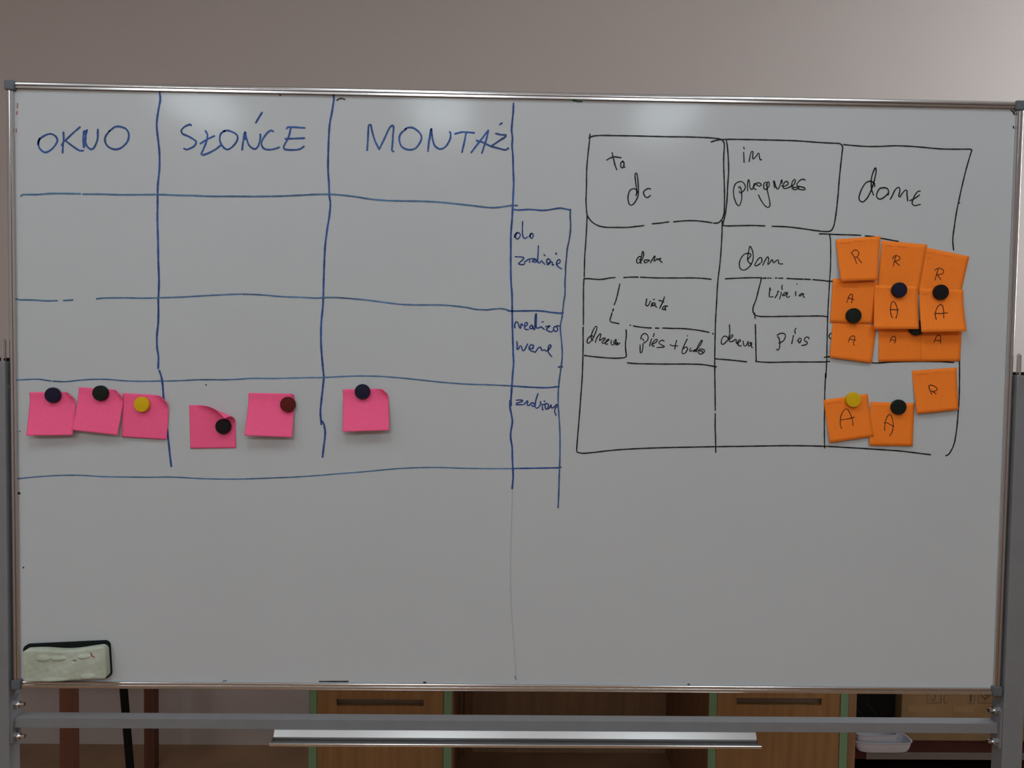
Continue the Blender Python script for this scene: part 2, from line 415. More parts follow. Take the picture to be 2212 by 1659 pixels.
# ------------------------------------------------------------------ ink on the board
INK = [('handwritten_word', 'blue handwritten word OKNO', 'blue', 3.04, [[-789.8, 413.3, -791.9, 405.1, -789.9, 397.0, -782.5, 391.0, -774.3, 393.2, -766.1, 400.8, -761.2, 409.8, -763.2, 416.5, -770.0, 420.8, -776.8, 420.3, -785.0, 416.1, -791.2, 410.6, -793.0, 403.7], [-751.1, 423.8, -750.7, 414.0, -751.7, 404.5, -752.8, 390.9], [-724.2, 432.9, -734.5, 423.9, -748.3, 410.7], [-754.0, 402.8, -749.3, 410.5, -745.5, 408.7, -734.7, 400.7, -725.2, 394.8, -719.0, 394.9], [-718.0, 400.4, -718.9, 411.9, -718.1, 425.5, -716.5, 426.9], [-712.4, 428.4, -715.2, 417.4, -717.5, 400.4], [-716.1, 425.9, -714.0, 427.0, -715.5, 412.0, -712.8, 402.5, -706.1, 397.2, -700.6, 401.4, -695.7, 413.7, -694.9, 429.4], [-716.1, 424.2, -714.8, 414.7, -716.9, 403.8], [-675.8, 427.7, -682.0, 419.4, -683.4, 411.2, -678.7, 402.5, -667.8, 397.9, -656.8, 400.8, -647.2, 410.6, -644.4, 421.5, -648.5, 431.0, -659.4, 435.1, -667.6, 434.0, -676.5, 427.0]]), ('handwritten_word', 'blue handwritten word SŁOŃCE', 'blue', 3.04, [[-542.4, 439.4, -545.2, 440.7, -553.4, 436.7, -558.6, 430.5, -556.2, 425.1, -545.2, 420.5, -535.6, 414.6, -534.3, 411.2, -538.4, 404.9, -549.4, 399.7, -554.2, 401.2], [-518.9, 430.6, -515.7, 423.8, -517.8, 412.8, -523.3, 399.1, -525.4, 392.2, -516.4, 393.7, -502.7, 400.8, -495.1, 407.1], [-527.4, 409.9, -516.4, 417.0, -504.7, 422.6], [-487.6, 431.2, -493.8, 426.9, -495.8, 418.7, -494.5, 411.9, -489.0, 403.8, -482.1, 401.2, -473.9, 406.8, -467.7, 415.2, -466.7, 423.4, -472.5, 428.7, -482.1, 431.9, -489.0, 431.1], [-459.0, 401.0, -457.4, 414.0, -454.6, 429.7, -452.6, 422.3, -447.7, 408.7, -438.8, 402.7, -432.6, 407.6, -429.2, 420.0, -429.2, 426.8], [-455.7, 426.3, -454.6, 418.1], [-436.5, 445.8, -432.0, 453.4, -426.5, 462.3], [-407.9, 432.0, -411.3, 433.7, -417.5, 429.8, -424.4, 420.1, -427.4, 411.8, -423.0, 403.7, -413.3, 402.1, -403.7, 404.1, -398.2, 406.2], [-385.9, 437.2, -384.3, 439.3, -372.1, 439.5, -356.3, 438.7], [-379.0, 438.7, -381.7, 426.4, -384.5, 419.5, -390.6, 407.7, -388.6, 403.0, -374.8, 402.3, -363.8, 404.1, -357.6, 408.3], [-387.9, 420.1, -372.1, 421.1, -356.9, 422.0]]), ('handwritten_word', 'blue handwritten word MONTAŻ', 'blue', 3.04, [[-253.3, 404.2, -252.2, 419.2, -251.1, 444.5, -247.6, 446.1, -245.1, 435.1, -240.2, 419.5, -233.3, 406.2], [-233.3, 406.2, -225.9, 421.3, -212.6, 445.2, -210.9, 427.9, -211.6, 413.7, -212.3, 405.0, -209.6, 403.0], [-189.5, 440.1, -198.2, 432.1, -200.2, 421.8, -195.6, 410.8, -184.4, 406.3, -173.3, 408.9, -165.5, 419.3, -163.6, 428.0, -168.0, 435.8, -176.8, 441.9, -185.6, 442.6, -190.8, 439.8], [-152.6, 404.6, -151.1, 421.2, -147.8, 440.9, -146.5, 432.3, -142.3, 415.0, -132.7, 408.4, -123.2, 413.0, -116.1, 425.0, -115.4, 434.5, -117.0, 436.8], [-148.7, 437.0, -149.6, 424.3], [-108.2, 433.8, -95.5, 436.9, -76.4, 436.0], [-89.9, 435.7, -92.2, 422.3, -96.2, 404.0], [-80.8, 403.8, -66.6, 422.8, -53.1, 440.4], [-53.1, 440.1, -55.5, 427.7, -63.2, 403.1], [-72.2, 423.4, -63.4, 421.2, -48.1, 414.4], [-40.4, 435.6, -31.6, 433.7, -23.6, 432.3, -33.1, 425.0, -48.1, 414.4], [-48.1, 414.4, -37.7, 411.9, -24.9, 409.0, -19.3, 411.8], [-33.8, 450.7, -30.8, 452.8]]), ('grid_line', 'dark blue column line between OKNO and SŁOŃCE', 'blue', 3.28, [[-593.8, 491.2, -592.9, 479.6, -596.4, 460.5, -598.9, 438.7, -596.6, 414.2, -594.6, 393.8, -594.7, 366.5, -597.5, 339.0, -597.9, 306.4, -598.4, 285.8, -597.5, 251.4, -597.1, 216.9, -596.1, 182.4, -597.2, 154.7, -597.6, 155.2, -597.2, 134.4, -597.7, 113.5, -599.9, 92.6, -599.7, 73.1, -597.5, 57.8, -598.0, 38.3], [-596.0, 34.2, -592.5, 23.0, -590.5, 9.1, -589.5, -7.7, -588.8, -19.6, -587.4, -38.6, -584.5, -58.2, -582.7, -70.5, -580.9, -87.7, -579.1, -106.1, -576.8, -125.8]]),
 ('grid_line', 'dark blue column line between SŁOŃCE and MONTAŻ', 'blue', 3.28, [[-309.1, 493.3, -308.6, 485.1, -311.7, 464.6, -315.0, 446.8, -316.6, 423.5, -317.5, 389.2, -317.4, 368.6, -315.9, 348.1, -315.1, 327.9, -313.4, 315.5, -315.0, 294.8, -318.3, 274.1, -321.6, 246.4, -322.9, 221.4, -323.9, 186.7, -324.4, 158.9, -325.3, 142.7, -327.7, 114.8, -327.9, 86.9, -326.4, 63.1, -324.2, 40.7, -322.7, 27.5], [-322.7, 27.5, -324.7, 7.1, -327.4, -18.3, -328.3, -32.3, -326.8, -52.0], [-326.0, -46.2, -322.7, -51.3, -320.4, -62.6, -320.5, -72.9, -322.6, -90.8, -324.3, -106.9]]), ('grid_line', 'dark blue column line right of MONTAŻ', 'blue', 3.12, [[-11.9, 485.3, -12.2, 471.1, -14.5, 442.7, -12.7, 428.5, -13.3, 415.9, -11.6, 398.5, -10.8, 376.3, -9.7, 355.7, -10.2, 336.7, -10.8, 317.6, -11.3, 300.1, -11.2, 299.5, -12.6, 279.5, -13.2, 265.3, -12.9, 244.5, -12.9, 227.8, -12.1, 197.2, -11.2, 184.6, -9.8, 170.4, -9.2, 147.0, -8.8, 130.2, -8.0, 105.0, -7.0, 84.0, -6.5, 70.8, -5.5, 56.1, -6.8, 36.4, -8.1, 11.7, -9.0, -6.4, -8.8, -16.2], [-10.6, -8.0, -10.4, -19.6, -7.4, -34.3, -6.1, -44.2, -8.7, -62.4, -8.5, -72.3, -5.9, -87.2, -5.2, -107.0, -4.0, -126.9, -3.5, -138.5, -4.9, -156.8]]), ('grid_line', 'faded blue row line under the column titles', 'paleblue', 2.81, [[-821.4, 318.6, -818.7, 321.1, -807.8, 321.6, -794.1, 321.8, -773.6, 323.8, -746.3, 324.3, -724.4, 324.2], [-719.6, 323.8, -691.5, 324.3, -661.4, 323.9, -623.0, 324.6, -592.1, 325.3, -564.7, 324.7, -537.2, 324.6, -509.7, 324.0, -468.3, 324.7, -440.8, 324.9, -399.4, 326.2, -364.9, 328.2, -337.3, 330.1, -308.1, 330.6, -276.2, 328.0, -244.3, 323.8, -212.4, 322.0, -164.5, 322.0, -132.5, 321.0, -92.5, 317.7, -52.4, 313.7, -36.4, 313.9, -20.4, 316.6, -10.8, 317.9, -3.1, 317.7]]), ('grid_line', 'faded blue second row line with gaps at the start', 'paleblue', 2.5, [[-830.1, 149.7, -824.7, 148.4, -802.7, 148.5, -782.1, 147.4, -763.6, 148.0], [-753.2, 148.4, -738.1, 149.5], [-698.9, 152.1, -685.8, 153.6, -651.4, 154.5, -623.8, 154.3, -592.7, 155.5, -558.2, 157.2, -523.7, 159.8, -489.1, 162.1, -460.7, 163.7], [-457.9, 163.4, -440.6, 163.4, -419.8, 162.4, -392.1, 160.4, -364.3, 159.9, -336.5, 158.9, -323.3, 159.9, -300.3, 160.3, -262.0, 157.8, -231.3, 154.6, -200.6, 151.1, -169.9, 150.1, -123.8, 150.5, -85.3, 147.2, -71.4, 144.4, -51.4, 143.6, -42.1, 145.1, -28.3, 146.1, -19.0, 144.7, -14.3, 142.6]]), ('grid_line', 'faded blue third row line above the pink notes', 'paleblue', 2.34, [[-829.7, 15.4, -814.6, 16.5, -797.7, 17.3, -785.6, 16.0, -774.2, 14.3], [-771.2, 14.3, -751.9, 13.7, -727.7, 16.5, -703.5, 18.4, -679.3, 18.4, -655.1, 16.6, -624.8, 16.1, -593.3, 17.1, -579.4, 17.3, -558.6, 18.2, -530.8, 20.0, -489.1, 20.5, -468.3, 21.5, -440.5, 23.7, -405.7, 23.9, -342.9, 26.2, -328.8, 26.3, -315.0, 27.2, -268.9, 29.9, -230.4, 29.9, -199.6, 28.1, -161.0, 24.7, -122.4, 21.1, -83.7, 18.8, -45.1, 18.1, -7.1, 16.8]]), ('grid_line', 'faded blue bottom row line below the pink notes', 'paleblue', 2.18, [[-830.3, -149.5, -801.8, -146.3, -765.3, -143.5, -728.9, -142.7, -692.5, -144.5, -656.0, -144.7, -613.4, -144.8, -613.2, -144.7, -573.1, -144.0, -525.4, -146.0, -467.5, -146.1, -412.1, -143.7, -374.3, -141.7, -323.9, -137.8, -306.4, -135.9, -260.1, -131.8, -206.0, -126.0, -167.3, -123.4, -128.6, -122.5, -89.8, -123.3, -43.2, -123.5, -5.1, -123.0]]), ('grid_line', 'blue narrow status column outline', 'blue', 2.65, [[-9.3, 311.1, -0.5, 310.4, 14.6, 311.5, 26.3, 311.3, 36.4, 310.4, 47.3, 311.1, 57.3, 313.1, 69.0, 314.8, 76.6, 313.5, 85.9, 311.8], [-15.7, 142.5, -8.1, 142.4, 13.8, 143.0, 30.6, 143.4, 43.3, 142.9, 55.9, 141.2, 71.1, 140.0, 76.2, 141.0], [-7.3, 16.7, 22.2, 15.1, 48.6, 14.5, 61.7, 15.6, 71.6, 16.9], [-4.5, -122.8, 32.6, -121.8, 70.6, -120.7, 77.2, -119.6], [70.2, 49.3, 73.5, 50.7, 76.8, 49.9]]),
 ('grid_line', 'faded blue right edge of the status column', 'steelblue', 2.65, [[85.7, 312.8, 85.4, 300.3, 86.4, 287.8, 86.1, 275.3, 84.2, 261.1, 81.5, 247.7, 80.5, 233.5, 79.1, 216.8, 79.3, 207.0, 78.5, 190.2, 79.0, 173.5, 76.8, 156.7, 75.5, 143.2, 74.6, 133.1, 72.3, 120.5, 72.3, 110.4, 74.4, 93.6, 76.0, 75.3, 75.5, 58.9, 72.9, 37.5, 70.8, 16.1, 70.3, -3.7, 71.4, -23.4, 73.5, -48.2, 74.7, -72.9, 75.0, -106.1, 74.4, -131.0, 74.1, -164.2, 73.4, -188.4]]), ('handwritten_word', 'small blue word do', 'navy', 2.26, [[-6.9, 265.0, -6.7, 268.8, -3.3, 272.6, 0.9, 272.2, 2.6, 268.5, 0.2, 263.9, -2.7, 262.0, -5.3, 265.5, -4.9, 269.6, -2.4, 272.6], [6.2, 291.4, 6.0, 282.3, 6.1, 271.5, 7.7, 265.7, 10.3, 263.2, 14.3, 265.8], [17.6, 266.5, 20.2, 271.7, 23.6, 270.9, 24.1, 267.6, 21.6, 263.4, 19.5, 265.9, 19.4, 270.0, 21.5, 272.2]]), ('handwritten_word', 'small blue word zrobie', 'navy', 2.26, [[-5.3, 232.9, 2.1, 232.7, 6.5, 232.4, 9.1, 230.9, 7.4, 228.2, 0.1, 221.4], [0.1, 221.6, 3.6, 219.9, 8.4, 220.2, 10.6, 221.6], [10.1, 224.2, 13.1, 226.2, 17.0, 229.1, 18.8, 228.4, 18.8, 224.1], [17.9, 229.1, 23.1, 230.2, 28.4, 229.5, 30.6, 227.3], [23.2, 225.0, 24.9, 227.7, 28.4, 227.7, 30.6, 225.6, 28.9, 223.8, 24.9, 225.5], [33.1, 251.3, 32.8, 240.4, 32.3, 231.7, 32.2, 226.5, 34.2, 223.0, 36.4, 223.9, 38.9, 227.0, 40.7, 224.4, 44.1, 221.2], [42.7, 237.1, 44.3, 235.6], [62.6, 240.2, 63.5, 238.1], [50.3, 230.3, 47.7, 228.5, 47.3, 224.5, 50.4, 223.3, 53.4, 226.0, 52.9, 228.6, 49.8, 230.0], [48.2, 220.9, 50.4, 220.7, 54.3, 224.7, 56.5, 225.1, 57.0, 222.5, 56.6, 219.9, 59.2, 220.8], [47.7, 224.1, 49.5, 221.5, 52.1, 222.9], [64.9, 221.8, 68.8, 223.6, 70.0, 226.7, 68.2, 229.5, 65.6, 227.9, 63.7, 223.5, 64.5, 220.0, 68.0, 216.6, 72.4, 214.1]]), ('handwritten_word', 'small blue letters realizo', 'navy', 2.26, [[-3.9, 114.3, -4.8, 117.6, -3.2, 123.5, -1.1, 124.6, 1.5, 121.1, 4.8, 113.6, 5.7, 119.5, 7.4, 121.2, 9.1, 118.3], [13.3, 117.1, 16.2, 119.6, 16.2, 123.4, 13.2, 123.0, 11.8, 117.9, 13.4, 112.0, 18.4, 112.1], [24.2, 119.3, 20.5, 116.3, 22.7, 113.0, 26.0, 115.6, 25.5, 118.9, 26.0, 114.7, 28.6, 111.8], [29.2, 112.7, 29.2, 126.6, 30.7, 138.3, 31.6, 130.8, 31.5, 115.7, 34.4, 114.4, 39.5, 116.6, 42.0, 115.0, 45.0, 112.5], [30.0, 130.8, 30.4, 117.3], [41.4, 125.1, 43.1, 125.1], [47.5, 117.2, 52.1, 118.1, 54.6, 118.5, 48.8, 112.6, 53.1, 109.3, 57.3, 108.5, 59.8, 110.6], [63.9, 117.8, 60.6, 115.3, 61.9, 111.1, 64.9, 109.0, 67.4, 112.0, 66.9, 116.2, 63.5, 117.8], [66.4, 119.1, 70.2, 118.6]]), ('handwritten_word', 'small blue letters wane', 'navy', 2.26, [[-0.6, 91.6, 0.3, 84.9, 0.8, 78.2, 6.2, 84.2, 10.6, 76.2, 17.6, 87.7], [26.5, 79.8, 27.3, 85.3, 23.1, 86.1, 19.8, 81.0, 22.4, 76.8, 30.8, 74.0], [20.6, 81.0, 24.0, 79.4, 26.5, 81.9], [30.8, 74.0, 35.0, 80.4, 39.2, 82.5, 41.8, 77.1, 46.0, 78.4, 48.5, 76.3, 52.7, 77.7, 56.9, 84.0, 55.1, 87.0, 52.7, 83.1, 51.9, 76.4, 54.5, 71.4, 58.4, 67.0]]), ('handwritten_word', 'small blue word zrobione', 'navy', 2.26, [[0.1, -7.3, 5.6, -6.6, 10.9, -7.6, 7.9, -9.8, 1.3, -12.1, -0.2, -13.9, 1.3, -15.0, 10.6, -14.4], [13.0, -14.0, 16.3, -10.6, 18.9, -7.7, 19.5, -9.3, 18.5, -13.2, 19.9, -15.9, 22.9, -14.5, 25.5, -11.4, 29.1, -11.8, 30.9, -14.4, 29.1, -17.5, 25.6, -14.9], [36.4, 4.4, 34.2, -2.0, 32.5, -8.6, 32.0, -14.4, 32.2, -18.4, 34.9, -20.3, 38.0, -17.8, 40.6, -13.8, 40.9, -9.0], [40.5, -9.4, 41.4, -12.9, 44.1, -13.8, 46.7, -13.3], [44.1, -14.2, 44.0, -20.0, 44.9, -23.0], [46.9, -7.8, 47.8, -8.9], [46.7, -13.7, 50.7, -12.2, 53.3, -12.8, 54.3, -15.9, 52.6, -19.9, 50.8, -22.1, 48.6, -18.1, 48.9, -14.2], [52.1, -21.2, 55.7, -19.8, 58.6, -14.0, 58.7, -18.4, 60.9, -19.3, 64.0, -17.9], [64.0, -17.9, 67.5, -13.9, 69.9, -13.4, 68.8, -17.0, 65.8, -20.1, 64.8, -23.7, 65.3, -27.6, 67.3, -31.6]]),
 ('grid_line', 'black rounded box around to do', 'black', 2.11, [[115.8, 437.5, 115.7, 429.3, 113.2, 403.5, 111.6, 380.0, 111.7, 353.0, 111.3, 329.4, 112.5, 311.8, 114.4, 302.4, 121.8, 293.1, 132.6, 286.8, 145.8, 284.3, 163.6, 284.4, 181.5, 284.7, 197.0, 286.7, 208.9, 288.1], [223.2, 291.5, 235.1, 292.7, 250.6, 295.1], [258.9, 295.4, 276.8, 297.3, 294.8, 297.8, 310.3, 296.6, 323.6, 294.8], [326.6, 294.2, 334.3, 295.3, 340.2, 301.6, 343.5, 313.5, 343.4, 339.4, 342.2, 363.0, 340.8, 386.5, 340.3, 404.2, 340.9, 424.2, 338.1, 431.1, 332.0, 434.0, 315.3, 435.4, 279.5, 436.1, 243.8, 435.8, 196.3, 436.1, 160.6, 436.0, 136.9, 435.9, 122.7, 434.7, 114.4, 431.6]]), ('grid_line', 'black rounded box around in progress', 'black', 2.18, [[318.8, 428.6, 325.8, 431.1, 337.7, 433.1, 357.3, 433.6, 389.9, 433.7, 422.6, 433.6, 460.8, 433.2, 499.1, 431.2, 521.0, 430.5, 533.0, 430.3, 538.0, 427.9, 539.8, 423.1, 539.0, 413.5, 537.5, 394.1, 535.9, 372.5, 534.6, 345.6, 533.1, 324.0, 531.0, 304.5, 529.1, 293.6, 525.5, 286.0, 520.1, 283.7, 509.1, 283.8, 492.6, 285.6, 470.5, 288.3, 448.6, 290.3, 425.0, 290.8], [412.2, 291.1, 393.8, 291.5, 371.9, 290.9, 350.1, 290.0, 342.4, 290.6], [344.1, 431.8, 345.8, 422.7, 348.0, 403.5, 349.1, 379.9, 348.3, 358.4, 347.8, 336.9, 346.2, 315.3, 343.3, 300.1, 341.3, 290.6]]), ('grid_line', 'black box around done', 'black', 2.03, [[541.3, 428.5, 556.4, 427.3, 580.4, 426.1, 604.4, 426.7, 628.4, 428.1, 658.5, 427.5, 682.7, 425.9, 706.8, 424.3, 737.0, 424.5, 755.1, 424.9, 758.1, 423.1, 756.0, 415.4, 750.2, 392.9, 745.1, 369.1, 740.1, 342.9, 736.1, 319.1, 733.4, 295.3, 731.5, 273.8, 733.6, 256.6], [740.0, 335.2, 740.9, 335.2], [505.1, 279.5, 512.9, 279.6, 537.0, 278.8, 557.5, 278.6, 575.0, 278.3], [582.9, 277.5, 597.4, 276.3, 609.6, 273.9, 629.6, 270.7, 638.7, 269.3]]), ('grid_line', 'long black left edge and base of the task table', 'black', 2.03, [[113.6, 302.4, 113.3, 286.3, 112.2, 259.1, 110.9, 233.1, 110.6, 201.1], [110.4, 198.1, 109.8, 185.6, 110.1, 161.9, 110.8, 121.4], [110.4, 117.2, 110.5, 102.3, 110.9, 90.2, 110.8, 60.3, 110.2, 30.4, 108.5, 0.3, 107.2, -23.7, 105.3, -53.8, 104.8, -59.9, 103.2, -89.7, 104.8, -93.9, 114.4, -95.5, 133.5, -93.6, 165.3, -89.6, 207.9, -86.3, 261.1, -83.9, 338.0, -81.5, 389.3, -80.2, 464.2, -78.2, 524.4, -78.5, 564.8, -80.2, 613.6, -82.7, 656.5, -85.2, 687.2, -88.5, 706.8, -90.7], [733.2, -92.2, 738.6, -89.1, 744.3, -78.7, 747.6, -67.7, 750.0, -49.4, 751.5, -25.1, 751.7, -14.2, 752.5, 2.9, 752.4, 15.0, 751.9, 39.2, 750.8, 68.2]]), ('grid_line', 'black column line right of to do', 'black', 2.03, [[340.5, 298.0, 340.7, 280.3, 340.7, 280.7, 340.4, 266.5, 339.3, 239.2, 338.0, 221.3, 336.5, 207.1, 335.2, 189.2, 334.6, 165.3, 333.5, 135.5, 333.4, 105.6, 333.4, 93.4, 333.9, 57.5, 335.2, 21.4, 336.8, -19.5], [336.9, -25.5, 337.3, -50.9, 338.0, -59.0, 339.3, -91.1]]), ('grid_line', 'black column line left of the orange notes', 'black', 1.87, [[522.3, 279.7, 524.2, 267.0, 525.0, 250.4, 525.5, 225.9, 524.8, 201.3, 524.0, 176.7, 523.6, 157.0, 523.3, 135.9, 523.5, 96.4, 523.9, 66.7, 523.4, 36.9, 522.7, 45.6, 522.4, 7.3, 523.4, -46.0, 524.9, -81.3]]),
 ('grid_line', 'broken black row lines across the task table', 'black', 2.03, [[110.4, 198.3, 119.3, 198.5, 133.7, 197.3, 143.2, 198.0, 152.7, 200.0, 162.3, 200.9], [177.2, 201.2, 188.6, 202.1, 201.2, 202.3], [205.3, 202.3, 229.3, 201.5, 265.3, 201.8, 289.2, 202.4, 307.2, 202.1, 324.1, 200.7], [348.2, 201.9, 368.9, 203.2, 388.7, 204.2, 408.5, 204.5], [411.5, 203.9, 417.0, 204.0], [419.9, 204.2, 421.4, 204.3], [424.2, 204.1, 425.4, 204.1], [432.8, 204.4, 434.8, 204.5], [438.3, 204.3, 445.2, 204.4], [452.2, 204.1, 458.1, 204.0, 468.1, 203.5, 479.5, 203.3], [482.0, 203.4, 491.9, 202.9], [496.4, 202.8, 517.3, 201.4], [519.3, 200.7, 529.3, 200.6], [409.0, 204.4, 407.7, 196.5, 404.2, 181.7, 401.1, 167.9, 397.4, 158.0, 396.1, 151.1, 397.7, 144.2, 402.3, 140.9, 410.3, 139.5, 430.2, 139.8, 445.0, 140.2], [446.5, 140.3, 474.9, 141.0, 499.7, 141.8, 514.7, 141.9, 523.2, 140.7], [399.2, 145.2, 400.4, 136.4], [170.6, 190.1, 168.7, 180.6, 166.5, 169.9], [165.9, 168.1, 164.3, 161.5, 161.8, 155.5], [160.7, 148.6, 159.6, 144.8], [158.4, 141.8, 156.4, 134.0, 155.3, 129.2, 157.8, 126.3, 163.8, 125.2, 170.4, 124.1], [189.4, 121.6, 190.0, 121.6], [195.1, 120.6, 201.1, 119.4, 213.1, 118.1, 225.1, 117.5], [232.3, 117.5, 237.8, 117.3], [244.3, 117.8, 261.2, 117.4, 279.2, 117.3, 297.3, 115.8, 309.4, 114.2, 322.7, 111.6], [329.0, 109.7, 329.7, 109.1], [182.8, 113.7, 183.4, 104.4, 182.2, 91.2, 182.7, 80.5, 184.0, 72.1, 183.5, 68.5, 178.2, 66.7, 162.6, 65.8, 136.1, 67.3, 113.3, 69.7], [186.1, 58.4, 202.4, 57.3, 226.4, 57.2, 256.5, 57.3, 286.6, 57.8, 310.7, 57.5, 322.8, 56.1, 336.8, 53.7], [334.5, 67.2, 352.6, 66.2, 372.5, 64.5, 387.5, 63.0], [401.0, 125.7, 402.1, 104.5, 403.0, 84.7, 404.2, 64.0], [403.2, 63.8, 417.4, 62.7, 432.3, 62.6, 452.2, 63.4, 470.1, 63.9, 492.1, 64.1, 522.0, 64.7, 528.5, 65.6], [519.8, 72.3, 523.7, 73.3, 528.2, 73.4], [601.4, 64.3, 612.4, 64.0, 633.0, 65.9, 657.3, 67.1, 687.7, 68.1, 718.1, 68.0, 740.7, 66.8]]), ('handwritten_word', 'small black word to', 'black', 2.03, [[144.8, 395.5, 149.5, 398.5, 156.6, 401.0, 168.5, 399.8], [153.5, 407.7, 155.4, 399.6, 158.6, 387.9, 161.7, 380.0], [172.2, 393.8, 168.6, 391.6, 168.2, 385.1, 171.2, 383.2, 173.5, 387.0, 173.4, 391.7, 171.0, 394.2], [173.5, 388.2, 173.5, 384.6, 175.3, 384.4]]), ('handwritten_word', 'black word do', 'black', 2.03, [[195.0, 337.6, 196.2, 343.9, 195.1, 347.4, 190.9, 349.1, 185.0, 346.6, 182.2, 340.1, 181.5, 331.9, 183.7, 323.6, 187.3, 321.6, 192.6, 325.6, 197.8, 335.7, 198.8, 345.1, 197.9, 358.1, 196.4, 371.0, 194.0, 375.0, 192.5, 370.9, 193.7, 360.3, 195.7, 348.6, 196.8, 342.1], [218.9, 349.0, 215.4, 349.9, 210.0, 347.1, 207.2, 342.9, 209.7, 337.1, 213.9, 334.6, 218.9, 338.2]]), ('handwritten_word', 'small black word in', 'black', 1.79, [[373.4, 421.1, 374.4, 417.9], [373.6, 412.5, 374.2, 404.0, 374.8, 395.9], [383.1, 397.5, 384.7, 407.4, 388.1, 414.4, 389.0, 407.5, 389.7, 402.1, 395.0, 406.5, 398.7, 411.7, 399.9, 406.6, 401.7, 400.7, 403.9, 401.1]]),
